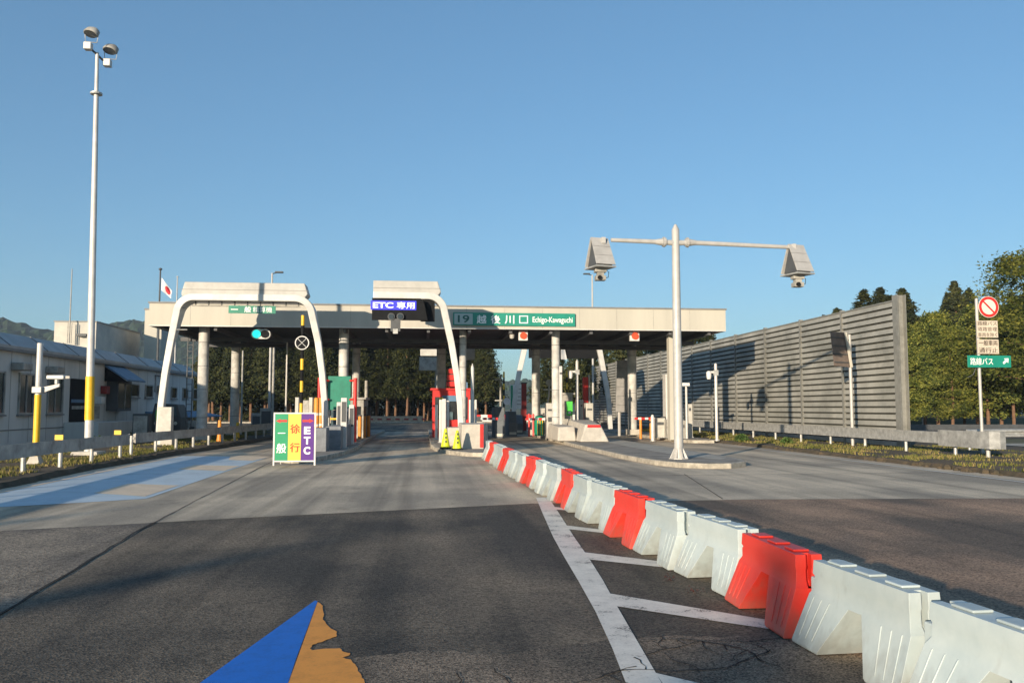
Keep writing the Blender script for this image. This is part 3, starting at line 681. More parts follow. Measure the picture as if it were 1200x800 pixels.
# ================================================================== LANE ARCHES
def P(px, y): return onY(px, 478, y)[0]
def arch_path(xl, xr, zt, foot, lean, rad=0.75, n=7):
    """centre line of a portal: left foot up, round the corners, right foot down; legs lean outwards to the foot"""
    pl = []
    if xl is not None:
        pl += [(xl-lean, foot), (xl-lean*.45, foot+(zt-foot)*.45)]
        for k in range(n+1):
            a = math.pi-k/n*math.pi/2; pl.append((xl+rad+math.cos(a)*rad, zt-rad+math.sin(a)*rad))
    return pl
def arch(loc_y, x_tl, x_tr, zt, left, right, label, depth=.95, hood=True, group='white portal arches over the lanes', lean=.62, wd=.23):
    t = thing('lane_arch', label, 'lane gantry', ((x_tl+x_tr)/2, loc_y, 0), group)
    pts = []
    rad = .7; n = 8
    if left:
        pts += [(x_tl-lean, .12), (x_tl-lean*.90, 1.8), (x_tl-lean*.72, 3.0), (x_tl-lean*.40, 4.4)]
        for k in range(n+1):
            a = math.pi-.1-k/n*(math.pi/2-.1); pts.append((x_tl+rad+math.cos(a)*rad, zt-rad+math.sin(a)*rad))
    else: pts += [(x_tl, zt)]
    if right:
        for k in range(n+1):
            a = math.pi/2-k/n*(math.pi/2-.1); pts.append((x_tr-rad+math.cos(a)*rad, zt-rad+math.sin(a)*rad))
        pts += [(x_tr+lean*.40, 4.4), (x_tr+lean*.72, 3.0), (x_tr+lean*.90, 1.8), (x_tr+lean, .12)]
    else: pts += [(x_tr, zt)]
    rings = []
    for i, (x, z) in enumerate(pts):
        a = Vector(pts[max(0, i-1)]); c = Vector(pts[min(len(pts)-1, i+1)]); tt = (c-a).normalized(); nn = Vector((-tt.y, tt.x))
        h = wd/2*(1.0+.25*(z/zt)); y0, y1 = loc_y-depth/2, loc_y+depth/2
        dy = depth/2*(.34+.66*max(0, (z-4.5)/(zt-4.5)))
        rings.append([(x-nn.x*h, loc_y-dy, z-nn.y*h), (x+nn.x*h, loc_y-dy, z+nn.y*h), (x+nn.x*h, loc_y+dy, z+nn.y*h), (x-nn.x*h, loc_y+dy, z-nn.y*h)])
    MB().loft(rings).build('frame', 'arch', t, bevel=.03)
    if hood:
        a, c = (x_tl+.10 if left else x_tl), (x_tr-.16 if right else x_tr)
        y0, y1 = loc_y-depth/2+.03, loc_y+depth/2-.03
        b = MB(); b.loft([[(a+(.12 if left else 0), y0, zt+.02), (c-.12, y0, zt+.02), (c-.12, y1, zt+.02), (a+(.12 if left else 0), y1, zt+.02)], [(a+(.1 if left else 0), y0, zt+.17), (c, y0, zt+.17), (c, y1, zt+.17), (a+(.1 if left else 0), y1, zt+.17)], [(a+(.22 if left else 0), y0+.02, zt+.62), (c-.14, y0+.02, zt+.62), (c-.14, y1-.02, zt+.62), (a+(.22 if left else 0), y1-.02, zt+.62)]])
        b.build('hood', 'arch_hood', t, bevel=.03)
        s = MB()
        s.box(a-.004, c+.004, y0-.006, y0+.01, zt+.30, zt+.315)
        s.build('seam', 'office_trim', t)
    return t
AY = 36.2
xa, _ = onY(210, 345, AY); xb, _ = onY(367, 345, AY)
a1 = arch(AY, xa, xb, 6.18, True, True, 'white portal arch over the general lane, wide with both legs')
# details under the beam of arch 1
for k in range(9):
    x = xa+.7+k*.52; MB().cyl(x, AY-.1, 5.86, 6.03, .03, n=6).build('hanger', 'steel_dark', a1)
MB().tube([(xa+.55, AY-.1, 5.86), (xb-.5, AY-.1, 5.86)], .035, 6).build('cable_tray', 'galv_dull', a1)
for z, ln in ((5.75, .35), (4.85, .42)): MB().tube([(xa-.02, AY-.2, z), (xa+ln, AY-.2, z)], .025, 6).build('bracket', 'galv', a1)
bx, bz = onY(196, 507, AY)
MB().box(bx-.25, bx+.28, AY-.5, AY-.15, bz, bz+1.05).build('control_box', 'cabinet', a1, bevel=.02)
MB().box(bx-.15, bx+.3, AY-.4, AY+.4, 0.1, .45).build('footing', 'block', a1)
x2, z2 = onY(438, 345, AY); x3, _ = onY(521, 345, AY)
a2 = arch(AY, x2, x3, 6.35, False, True, 'white half arch over the electronic toll lane carrying a black display', lean=.75)
MB().prismY([(x2-.02, 5.28), (onY(504, 0, AY)[0], 5.28), (onY(500, 0, AY)[0], 6.0), (onY(496, 0, AY)[0], 6.19), (x2-.02, 6.19)], AY-.75, AY-.62).build('display_board', 'black', a2)
MB().box(onY(496, 0, AY)[0], onY(512, 0, AY)[0], AY-.3, AY-.2, 5.28, 6.19).build('display_side', 'black', a2)
lb = MB().box(onY(439, 0, AY-.77)[0], onY(491, 0, AY-.77)[0], AY-.775, AY-.752, 5.70, 6.08).build('led_strip', 'led_blue', a2)
l0, l1 = onY(441.5, 0, AY-.78)[0], onY(489, 0, AY-.78)[0]
text('ETC', l0, l0+.84, AY-.777, 5.77, 6.01, 'led_white', lb, bold=.03)
text('専用', l0+.98, l1, AY-.777, 5.75, 6.03, 'led_white', lb, bold=.012)
for k, px in enumerate((458.5, 469)):
    cx_, cz_ = onY(px, 371, AY-.85); lp = MB().discY(cx_, AY-.9, AY-.76, cz_, .15).build('warning_light', 'steel_dark', a2, smooth=True)
    MB().discY(cx_, AY-.93, AY-.901, cz_, .11).build('lens', 'glass', lp)
cx_, cz_ = onY(463.5, 379, AY-.85)
MB().box(cx_-.2, cx_+.2, AY-.86, AY-.76, cz_-.32, cz_+.2).build('light_bracket', 'steel_dark', a2)
MB().box(cx_-.1, cx_+.1, AY-.88, AY-.862, cz_-.42, cz_-.22).build('light_bracket', 'galv', a2)
# rear arches (seen from behind under the canopy)
for (pl, pr, yy, lab) in ((614, 702, 62, 'white arch behind the canopy carrying a long dark panel under its beam'),):
    xl, _ = onY(pl, 400, yy); xr, _ = onY(pr, 400, yy)
    a3 = arch(yy, xl, xr, 6.5, True, True, lab, hood=False, lean=.8, group=None, wd=.30)
    MB().box(xl+.35, xr-.1, yy-.05, yy+.05, 5.30, 6.12).build('dark_panel', 'black', a3)
    MB().box(xl+.3, xr-.1, yy-.3, yy+.1, 6.125, 6.28).build('edge_beam', 'white', a3)
    MB().prismY([(P(657, yy), 5.2), (P(664, yy), 5.2), (P(661, yy), 6.12), (P(657, yy), 6.12)], yy-.3, yy-.2).build('end_panel', 'white', a3)
# hanging plate on arch 1
x0, z1 = onY(268, 358, AY-.5); x1, z0 = onY(323, 367.5, AY-.5)
lp = thing('lane_sign', 'small green plate hanging under the general lane arch with white characters', 'sign', ((x0+x1)/2, AY-.5, z0))
MB().box(x0, x1, AY-.52, AY-.48, z0, z1).build('board', 'green_dark', lp)
text('一', x0+.1, x0+.38, AY-.52, z0+.1, z1-.1, 'char_white', lp, fit=False, bold=.03)
text('般', x0+.64, x0+.9, AY-.52, z0+.04, z1-.04, 'char_white', lp, bold=.02)
text('精算機', x0+.98, x1-.14, AY-.52, z0+.04, z1-.04, 'char_white', lp, bold=.004)
for k in (.4, 1.0, 1.6): MB().box(x0+k-.015, x0+k+.015, AY-.478, AY-.44, z0+.05, 5.85).build('hanger', 'steel_dark', lp)

# ================================================================== TRAFFIC LIGHTS under the canopy edge
def onoff(px, py, wpx, hpx, y):
    return onY(px-wpx/2, py+hpx/2, y)+onY(px+wpx/2, py-hpx/2, y)
x0, z0, x1, z1 = onoff(306, 391.5, 23, 11, 39.7)
tl = thing('lane_signal', 'two-lamp signal lit green under the canopy over the general lane', 'traffic light', ((x0+x1)/2, 39.7, z0))
b = MB(); rr = (z1-z0)/2; n = 10
pl = [(x0+rr+math.cos(math.pi/2+k/n*math.pi)*rr, (z0+z1)/2+math.sin(math.pi/2+k/n*math.pi)*rr) for k in range(n+1)]+[(x1-rr+math.cos(-math.pi/2+k/n*math.pi)*rr, (z0+z1)/2+math.sin(-math.pi/2+k/n*math.pi)*rr) for k in range(n+1)]
b.prismY(pl, 39.6, 39.85).build('housing', 'galv', tl)
MB().discY(x0+rr+.03, 39.55, 39.598, (z0+z1)/2, rr*.82).build('lamp', 'lamp_green', tl)
MB().discY(x1-rr-.03, 39.55, 39.598, (z0+z1)/2, rr*.82).build('lamp', 'black', tl)
MB().tube([((x0+x1)/2, 39.9, (z0+z1)/2), ((x0+x1)/2, 40.3, 5.5)], .03, 6).build('bracket', 'steel_dark', tl)
for k, (px, py, lab) in enumerate(((613, 393.5, 'square signal lit red-orange under the green name board'), (743.5, 394, 'square signal lit red-orange near the last column before the sound barrier'))):
    x0, z0, x1, z1 = onoff(px, py, 10.5, 11, 40.6)
    t = thing('lane_signal', lab, 'traffic light', ((x0+x1)/2, 40.6, z0), 'red lane signals under the canopy')
    MB().box(x0, x1, 40.5, 40.75, z0, z1).build('housing', 'white', t, bevel=.02)
    MB().discY((x0+x1)/2, 40.44, 40.498, (z0+z1)/2, (x1-x0)*.38).build('lamp', 'lamp_red', t)
    MB().box((x0+x1)/2-.03, (x0+x1)/2+.03, 40.6, 40.66, z1, 5.45).build('bracket', 'steel_dark', t)
x0, z0 = onY(600, 394, 40.6)
t = thing('dome_camera', 'small grey dome camera under the canopy left of the red signal', 'camera', (x0, 40.6, z0)); MB().lathe(x0, 40.6, [(.02, z0-.14), (.1, z0-.1), (.12, z0), (.12, z0+.1), (.04, z0+.1), (.04, 5.42)]).build('housing', 'galv_dull', t, smooth=True)

# ================================================================== WATER BARRIERS
def barrier_parts(L=1.26):
    W = lambda z: .245-(.245-.118)*(z/.34)
    body = MB(); s = .022; e = .07
    def ring(z, w, l):
        h = l/2
        return [(-h, -w, z), (h, -w, z), (h, -s, z), (h-e, -s, z), (h-e, s, z), (h, s, z), (h, w, z), (-h, w, z), (-h, s, z), (-h+e, s, z), (-h+e, -s, z), (-h, -s, z)]
    body.loft([ring(.34, W(.34), L-.09), ring(.385, .098, L-.16), ring(.465, .094, L-.17), ring(.485, .104, L-.15), ring(.575, .098, L-.16)], cap0=False)
    body.add([(-.075, -.118, .34), (.075, -.118, .34), (.075, .118, .34), (-.075, .118, .34)], [(0, 1, 2, 3)])
    for sg_ in (-1, 1):
        rings = []
        for z in (0.0, .02, .18, .34):
            w = W(z) if z > 0 else W(0)-.012
            xi = .21*(1-z/.34)+.075; xo = L/2-(.045*z/.34)
            if sg_ < 0: r = [(-xo, -w, z), (-xi, -w, z), (-xi, w, z), (-xo, w, z)]
            else: r = [(xi, -w, z), (xo, -w, z), (xo, w, z), (xi, w, z)]
            rings.append(r)
        body.loft(rings, cap0=True, cap1=False)
    ribs = body
    for sg_ in (-1, 1):
        for k in range(3):
            for side in (-1, 1):
                xt = sg_*(L/2-.12-k*.105); xb_ = sg_*(L/2-.085-k*.085)
                def P(x, z, off): return (x, side*(W(z)+off), z)
                zt, zb = .335, .06
                a = [P(xt-.008, zt, .001), P(xt+.008, zt, .001), P(xb_+.008, zb, .001), P(xb_-.008, zb, .001)]
                c = [P(xt-.004, zt-.01, .006), P(xt+.004, zt-.01, .006), P(xb_+.004, zb+.01, .006), P(xb_-.004, zb+.01, .006)]
                ribs.loft([a, c])
    caps = [MB().box(x-.09, x+.09, -.062, .062, .576, .592) for x in (-.34, 0.0, .34)]
    conn = MB().box(L/2-.10, L/2+.04, -.06, .06, .30, .44)
    drain = MB(); 
    return body, ribs, caps, conn
def make_barrier(color):
    m = 'plastic_red' if color == 'red' else 'plastic_white'
    t = thing('water_barrier', '', 'barrier', (0, 0, 0))
    body, ribs, caps, conn = barrier_parts()
    o = body.build('body', m, t, bevel=.014); 
    for p in o.data.polygons: p.use_smooth = True
    o.modifiers['bevel'].harden_normals = True
    md = o.modifiers.new('wn', 'WEIGHTED_NORMAL')
    
    for c in caps: c.build('filler_cap', m, t, bevel=.008)
    conn.build('connector', m, t, bevel=.01)
    return t
bp = {'red': make_barrier('red'), 'white': make_barrier('white')}; used = set()
def bx_at(y):
    pts = [(2.0, 2.96), (4.0, 2.90), (5.3, 2.87), (6.6, 2.83), (8.0, 2.78), (9.3, 2.70), (10.6, 2.64), (13, 2.54), (15, 2.48), (19, 2.34), (23, 2.22), (27, 2.12), (29, 2.09)]
    for (a, xa_), (c, xc_) in zip(pts, pts[1:]):
        if a <= y <= c: return xa_+(xc_-xa_)*(y-a)/(c-a)
    return 2.1
cnt = {'red': 0, 'white': 0}
for i in range(19):
    y = 4.02+1.31*i; col = 'red' if i % 3 == 2 else 'white'
    k = cnt[col]; cnt[col] += 1
    if col in used: o = copytree(bp[col], None)
    else: o = bp[col]; used.add(col)
    dx = bx_at(y+.6)-bx_at(y-.6)
    o.location = (bx_at(y)+random.uniform(-.03, .03), y, .009)
    o.rotation_euler = (0, 0, R(90)-math.atan2(dx, 1.2)+R(random.uniform(-2.8, 2.8)))
    if k == 0: lab = '%s plastic water barrier nearest the viewer among the %s ones' % (col, col)
    else: lab = '%s plastic water barrier, %s %s one from the near end of the row' % (col, ORD[k], col)
    o['label'] = lab; o['group'] = 'red and white plastic barriers dividing the lanes'
# small red-brown leaf litter near the barriers
b = MB()
for (cx0_, cy0_) in ((2.36, 8.15), (2.42, 7.6)):
    for k in range(60):
        a = random.uniform(0, 6.28); r = abs(random.gauss(0, .07)); x, y = cx0_+math.cos(a)*r*1.3, cy0_+math.sin(a)*r*2; s = .012
        b.add([(x, y, .010), (x+s*math.cos(a), y+s*math.sin(a), .018), (x-s*math.sin(a), y+s*math.cos(a), .012)], [(0, 1, 2)])
tag(b.build('leaf_litter', 'dirt_spot'), 'two small patches of dark red litter on the hatched road', 'litter', kind='stuff')

# ================================================================== A-BOARD with three coloured panels
sx0, _ = onY(321.5, 500, 25.2); sx1, _ = onY(369.5, 500, 25.2); sy = 25.2
zb, zt_ = onY(345, 540, sy)[1], onY(345, 484, sy)[1]
ab = thing('lane_board', 'standing lane direction board in green, yellow and purple on white legs', 'sign', ((sx0+sx1)/2, sy, 0))
wv = (sx1-sx0-.06)/3
for i, (m, nm) in enumerate((('banner_green', 'panel'), ('banner_yellow', 'panel'), ('banner_purple', 'panel'))):
    a = sx0+.03+i*wv; pn = MB().box(a, a+wv-.004, sy-.02, sy+.02, zb+.02, zt_-.02).build(nm, m, ab)
    pn['label'] = ('green panel reading general lane', 'yellow panel with red characters', 'purple electronic toll panel')[i]
    hh = zt_-zb
    if i == 0:
        text('一', a+.08, a+wv-.08, sy-.02, zb+hh*.55, zb+hh*.62, 'char_white', pn, fit=False, bold=.04)
        text('般', a+.05, a+wv-.05, sy-.02, zb+hh*.17, zb+hh*.37, 'char_white', pn, bold=.03)
        s = -1
    elif i == 1:
        text('徐', a+.06, a+wv-.04, sy-.02, zb+hh*.58, zb+hh*.77, 'char_red', pn, bold=.03)
        text('行', a+.06, a+wv-.04, sy-.02, zb+hh*.19, zb+hh*.38, 'char_red', pn, bold=.03)
        s = 0
    else:
        for ch, q in (('E', .56), ('T', .35), ('C', .14)): text(ch, a+.08, a+wv-.1, sy-.02, zb+hh*q, zb+hh*(q+.16), 'char_white', pn, bold=.045)
        s = 1
    if s:
        c = a+wv/2; z = zb+hh*.84; y = sy-.026
        MB().prismY([(c+s*.17, z), (c+s*.04, z+.06), (c+s*.04, z+.03), (c-s*.15, z+.035), (c-s*.15, z-.035), (c+s*.04, z-.03), (c+s*.04, z-.06)], y, y+.004).build('arrow', 'red', pn)
for x in (sx0, sx1): MB().box(x-.022, x+.022, sy-.025, sy+.025, .01, zt_+.02).build('leg', 'white', ab)
for x in (sx0+.1, sx1-.1): MB().tube([(x, sy+.03, zt_-.02), (x, sy+.62, .02)], .016, 6).build('leg', 'white', ab)
b = MB(); b.box(sx0+.023, sx1-.023, sy-.025, sy+.025, zt_-.018, zt_+.02); b.box(sx0+.023, sx1-.023, sy-.025, sy+.025, zb-.02, zb+.018); b.build('frame', 'white', ab)

# ================================================================== ISLAND 1 EQUIPMENT
def P(px, y): return onY(px, 478, y)[0]
def Z(py, y, px=500): return onY(px, py, y)[1]
def boxthing(name, label, cat, px0, px1, py0, py1, y, d, m, parts=(), bevel=.02, z0=None, group=None):
    x0, x1 = P(px0, y), P(px1, y); zt = Z(py0, y); zb_ = Z(py1, y) if z0 is None else z0
    t = thing(name, label, cat, ((x0+x1)/2, y, zb_), group)
    MB().box(x0, x1, y, y+d, zb_, zt).build('body', m, t, bevel=bevel)
    return t, x0, x1, zb_, zt
# concrete blocks protecting the arch foot, shade put into their grey colour
t, *_ = boxthing('concrete_block', 'concrete block coloured shaded grey beside the three-colour board, nearer the viewer', 'block', 367, 383, 501, 530, 30.2, .9, 'block_shaded', z0=.15)
t, x0, x1, zb_, zt = boxthing('concrete_block', 'concrete block coloured shaded grey at the foot of the general lane arch', 'block', 382, 400, 499, 528, 31.6, 5.1, 'block_shaded', z0=.15)
# striped pole with crossed disc
y = 33; x = P(353, y)
t = thing('striped_pole', 'yellow and black striped pole with a round crossed disc', 'pole', (x, y, .15))
ztop = Z(371, y)
k = 0; z = .15
while z < ztop:
    MB().cyl(x, y, z, min(z+.42, ztop), .065, n=12).build('band', 'yellow' if k % 2 else 'black', t, smooth=True); z += .421; k += 1
cz = Z(403, y)
dd = MB().discY(x, y-.12, y-.09, cz, .26, 24).build('disc', 'black', t)
for s in (-1, 1):
    MB().tube([(x-.18, y-.135-.006*s, cz-s*.18), (x+.18, y-.135-.006*s, cz+s*.18)], .012, 4).build('cross', 'white', dd)
for s in ():
    MB().add([(x-.19-.02*s, y-.125, cz-s*.19+.0), (x-.19+.02, y-.125, cz-s*.19-.02), (x+.19+.02, y-.125, cz+s*.19-.02), (x+.19-.02, y-.125, cz+s*.19+.02)], [(0, 1, 2, 3)]).build('cross', 'white', dd)
b = MB(); n = 28
for k in range(n):
    a0, a1_ = 2*math.pi*k/n, 2*math.pi*(k+1)/n
    b.add([(x+math.cos(a)*r, y-.126, cz+math.sin(a)*r) for a, r in ((a0, .23), (a1_, .23), (a1_, .265), (a0, .265))], [(0, 1, 2, 3)])
b.build('rim', 'white', dd)
# thin poles
for px, py0, yy, r, m, lab in ((335, 402, 45, .05, 'pole_white', 'thin white pole behind the three-colour board'), (319.5, 400, 58, .09, 'galv_dull', 'grey pole far behind the general lane, left of the board'),
                               (283, 412, 62, .07, 'galv_dull', 'slim grey pole beside the second round column on the office side')):
    x = P(px, yy); t = thing('slim_pole', lab, 'pole', (x, yy, 0)); MB().cyl(x, yy, 0, Z(py0, yy), r, r*.8, n=10).build('shaft', m, t, smooth=True); MB().cyl(x, yy, 0, .12, r*2, n=10).build('base', 'galv', t)
# white cabinet with two uprights behind the striped pole
t, x0, x1, zb_, zt = boxthing('machine_cabinet', 'pale cabinet with twin uprights behind the striped pole', 'cabinet', 350, 362, 469, 520, 36.5, .6, 'galv_dull', z0=.15)
for a, c in ((x0-.14, x0-.005), (x1+.005, x1+.14)): MB().box(a, c, 36.45, 37.1, .15, zt+.12).build('upright', 'cabinet', t)
# red guard frame with green board
y = 38.6
x0, x1 = P(374, y), P(416, y)
t = thing('pipe_guard', 'tall red pipe frame around the green board in front of the booth', 'frame', ((x0+x1)/2, y, .15))
for x in (x0, x1):
    MB().cyl(x, y, .15, Z(443, y), .085, n=12).build('post', 'red', t, smooth=True)
for py in (446, 468):
    MB().tube([(x0, y, Z(py, y)), (P(384, y), y+.35, Z(py, y))], .045, 8).build('stub', 'red', t)
    MB().tube([(x1, y, Z(py, y)), (P(409, y), y+.35, Z(py, y))], .045, 8).build('stub', 'red', t)
t = thing('green_board', 'large plain green board standing between the red posts', 'board', (P(398, 39.1), 39.1, .15))
MB().box(P(384, 39.1), P(410.5, 39.1), 39.1, 39.16, Z(480, 39.1), Z(441, 39.1)).build('panel', 'green_dark', t)
MB().box(P(388, 39.1), P(405, 39.1), 39.1, 39.16, .2, Z(480.3, 39.1)).build('lower_panel', 'glass_blue', t)
for px in (386, 408): MB().box(P(px, 39.2)-.03, P(px, 39.2)+.03, 39.165, 39.22, .15, Z(442, 39.2)).build('post', 'galv', t)
for i, (px, lab) in enumerate(((371, 'orange rubber bollard at the foot of the red frame, nearer the viewer'), (376, 'orange rubber bollard at the foot of the red frame, behind its twin'))):
    y = 35.5+i*1.2; x = P(px, y); t = thing('bollard', lab, 'bollard', (x, y, .15), 'orange bollards on the islands')
    MB().lathe(x, y, [(.11, .15), (.11, Z(468, y)), (.07, Z(466, y))]).build('post', 'orange', t, smooth=True)
    MB().cyl(x, y, .9, 1.0, .115, n=14).build('band', 'sign_white', t); MB().cyl(x, y, 1.35, 1.45, .115, n=14).build('band', 'sign_white', t)
# white sensor posts on island 1
for i, (px, w_, py, y, lab) in enumerate(((403, 7, 466, 32.4, 'tall white sensor post at the tip of the general lane island'), (397, 5, 471, 34.5, 'white sensor post just behind the tallest one on the general lane island'), (412, 6, 474, 36, 'grey-white sensor post closest to the electronic toll lane'), (407, 4, 478, 38.5, 'short white sensor post deepest on the general lane island'))):
    t, x0, x1, zb_, zt = boxthing('sensor_post', lab, 'sensor', px-w_/2, px+w_/2, py, 520, y, .22, 'pole_white', z0=.15, group='sensor posts on the general lane island')
    MB().box(x0-.06, x1+.06, y-.06, y+.28, .15, .19).build('base', 'galv', t)
    MB().box(x0+.03, x1-.03, y-.012, y-.002, zt-.9, zt-.15).build('lens_strip', 'steel_dark', t)
for i, (px, y) in enumerate(((422, 42), (427, 44), (432, 46))):
    x = P(px, y); t = thing('bollard', 'orange and grey bollard where the island meets the far booth, %s from the left' % ORD[i], 'bollard', (x, y, .15), 'orange bollards on the islands')
    MB().cyl(x, y, .15, 1.25, .09, n=12).build('post', 'orange', t, smooth=True); MB().cyl(x, y, 1.25, 1.32, .1, n=12).build('band', 'steel_dark', t)
x = P(429, 48); t = thing('slim_pole', 'dark grey instrument pole at the far end of the general lane island', 'pole', (x, 48, .15)); MB().cyl(x, 48, .15, Z(446, 48), .12, .09, n=12).build('shaft', 'galv_dull', t, smooth=True); MB().box(x-.25, x+.25, 47.8, 48.2, .15, 1.7).build('base', 'steel_dark', t)
# barrier gate arm across nothing: yellow bar
x = P(386, 33); t = thing('gate_arm', 'short yellow bar between the green board and a white post', 'gate arm', (x, 37, 1.0)); MB().box(P(385, 36), P(398, 36), 36, 36.06, Z(491.5, 36), Z(489.5, 36)).build('bar', 'yellow', t); MB().box(P(384, 36), P(386, 36), 35.95, 36.1, .15, Z(489, 36)).build('post', 'galv', t)
# toll booth general lane
def booth(label, px0, px1, py, y, d, frame, glass='glass', roof_over=.12, group=None):
    x0, x1 = P(px0, y), P(px1, y); zt = Z(py, y)
    t = thing('toll_booth', label, 'toll booth', ((x0+x1)/2, y, .15), group)
    b = MB(); b.box(x0, x1, y, y+d, .15, 1.05); b.box(x0, x1, y, y+d, zt-.35, zt)
    for x in (x0, x1-.12): 
        for yy in (y, y+d-.12): b.box(x, x+.12, yy, yy+.12, 1.052, zt-.352)
    b.build('wall', frame, t)
    MB().box(x0+.03, x1-.03, y+.03, y+d-.03, 1.052, zt-.352).build('window', glass, t)
    MB().box(x0-roof_over, x1+roof_over, y-roof_over, y+d+roof_over, zt+.002, zt+.1).build('roof', frame, t)
    return t, x0, x1, zt
booth('grey toll booth on the general lane island half hidden by the green board', 390, 426, 468, 43.6, 3.0, 'galv_dull')
# ================================================================== ISLAND 2 EQUIPMENT
t, x0, x1, zt = booth('bright red toll booth with dark glass beside the electronic lane', 507, 551, 457, 44.5, 2.6, 'red')
MB().box(x0+.45, x1-.9, 44.40, 44.47, 1.05, 1.45).build('name_plate', 'glass_blue', t)
MB().box(x0+.35, x0+.55, 44.3, 44.46, 1.0, 2.2).build('corner_strip', 'yellow', t)
MB().box(x0+.5, x1-.3, 44.42, 44.47, 2.0, 2.3).build('blind', 'blue_cloth', t)
t = thing('warning_stack', 'stack of red warning lamps on the roof of the red booth', 'warning lamp', (P(529, 45), 45, 2.75))
x = P(529, 45)
for i, (h, r) in enumerate(((.28, .27), (.30, .24), (.26, .20))):
    zz0 = 2.76+sum(((.33, .35, .3)[:i])); MB().box(x-r, x+r, 45-r, 45+r, zz0, zz0+h).build('lamp', 'red', t, bevel=.03)
    MB().box(x-r*.6, x+r*.6, 45-r*.6, 45+r*.6, zz0+h+.002, zz0+h+.045).build('spacer', 'steel_dark', t)
t = thing('blue_lamp', 'small blue lamp box on the red booth roof', 'lamp', (P(545, 45), 45, 2.75)); MB().box(P(542, 45), P(548, 45), 44.9, 45.2, Z(461, 45)+.18, Z(452, 45)+.2).build('housing', 'blue_cloth', t, bevel=.02); MB().box(P(544, 45), P(546, 45), 45, 45.1, 2.70, Z(461, 45)+.178).build('stem', 'steel_dark', t)
# concrete blocks
yb = 31.6
bk = thing('concrete_block', 'large cream concrete block with a red corner stripe at the island tip', 'block', (P(555, yb), yb, .15))
x0, x1 = P(541, yb), P(567, yb); zt = Z(497, yb)
MB().loft([[(x0, yb, .155), (x1, yb, .155), (x1+.42, yb+3.4, .155), (x0, yb+3.4, .155)], [(x0+.02, yb+.03, zt), (x1-.03, yb+.03, zt), (x1+.38, yb+3.3, zt), (x0+.02, yb+3.3, zt)]]).build('body', 'block', bk, bevel=.02)
MB().box(x1-.14, x1-.01, yb-.014, yb-.002, .2, zt).build('stripe', 'red', bk)
boxthing('concrete_block', 'lower cream concrete block between the yellow cones and the large block', 'block', 525, 541, 501, 524, 34.2, 1.6, 'block', z0=.155)
for i, (px, py, y, lab) in enumerate(((522.3, 502, 31.9, 'yellow-green safety cone on the island kerb, closer to the electronic lane'), (536, 504, 31.0, 'yellow-green safety cone right beside the large concrete block'))):
    x = P(px, y); zt = Z(py, y)
    t = thing('safety_cone', lab, 'cone', (x, y, .155), 'yellow-green cones')
    MB().lathe(x, y, [(.17, .21), (.05, zt-.03), (.035, zt)], 18).build('body', 'yellow_green', t, smooth=True)
    MB().box(x-.2, x+.2, y-.2, y+.2, .157, .209).build('base', 'black', t, bevel=.01)
    for k in range(3): MB().box(x-.02, x+.02, y-.17+.03*k, y-.165+.03*k, .38+.15*k, .46+.15*k).build('lettering', 'steel_dark', t)
for i, (px, w_, py, y, lab) in enumerate(((516.5, 3.6, 468, 37.4, 'white sensor post, first of the cluster by the cones'), (520.5, 4.4, 467, 36.0, 'white sensor post in the middle of the cluster by the cones'), (525, 3.0, 469, 38, 'thin white sensor post, last of the cluster by the cones'), (511.5, 3.0, 474, 41, 'narrow pale sensor post in front of the red booth'),
                                          (551, 2.6, 468, 38.5, 'short white post left of the pointed white pole'), (557.5, 2.6, 468, 38.5, 'short white post right of the pointed white pole'))):
    t, x0, x1, zb_, zt = boxthing('sensor_post', lab, 'sensor', px-w_/2, px+w_/2, py, 520, y, .2, 'pole_white', z0=.155, group='white sensor posts on the electronic lane island')
    MB().box(x0-.05, x1+.05, y-.05, y+.25, .155, .19).build('base', 'galv', t)
y = 37; x = P(553.5, y)
t = thing('pointed_pole', 'tall white pole with a pointed tip behind the large concrete block', 'pole', (x, y, .15)); MB().lathe(x, y, [(.075, .15), (.075, Z(431, y)), (.01, Z(425.5, y))]).build('shaft', 'pole_white', t, smooth=True); MB().cyl(x, y, .15, .2, .14).build('base', 'galv', t)
def gate(label, px_post, px0, px1, py, y, side, group='striped gate arms in the lanes'):
    xp = P(px_post, y); x0, x1 = P(px0, y), P(px1, y); z = Z(py, y)
    t = thing('barrier_gate', label, 'barrier gate', (xp, y, .155), group)
    MB().box(xp-.16, xp+.16, y-.16, y+.2, .155, z-.05).build('cabinet', 'cabinet', t, bevel=.02)
    MB().box(xp-.1, xp+.1, y-.22, y-.162, z-.12, z+.1).build('hinge', 'steel_dark', t)
    n = 6; st = (x1-x0)/n
    arm = MB().box(x0, x1, y-.25, y-.225, z-.055, z+.055).build('arm', 'white', t)
    for k in range(0, n, 2): MB().box(x0+k*st, x0+(k+1)*st, y-.258, y-.251, z-.057, z+.057).build('stripe', 'red', arm)
    return t
gate('red and white striped gate arm reaching out right of the pointed pole', 561, 583, 563, 490.5, 40, 1)
t = thing('variable_sign_box', 'grey back of a message box on a pole seen through the electronic lane', 'sign', (P(503, 58), 58, 0))
MB().box(P(491, 58), P(514, 58), 58, 58.5, Z(434, 58), Z(418, 58)).build('box', 'galv_dull', t, bevel=.03)
MB().box(P(492, 58), P(513, 58), 57.9, 58.5, Z(417, 58), Z(409, 58)).build('top_box', 'cabinet', t, bevel=.03)
MB().cyl(P(511, 58.8), 58.8, 0, Z(412, 58.8), .09, n=10).build('pole', 'galv_dull', t, smooth=True)
MB().box(P(490, 58), P(515, 58), 58.5, 58.6, Z(432, 58), Z(430, 58)).build('brace', 'steel_dark', t)
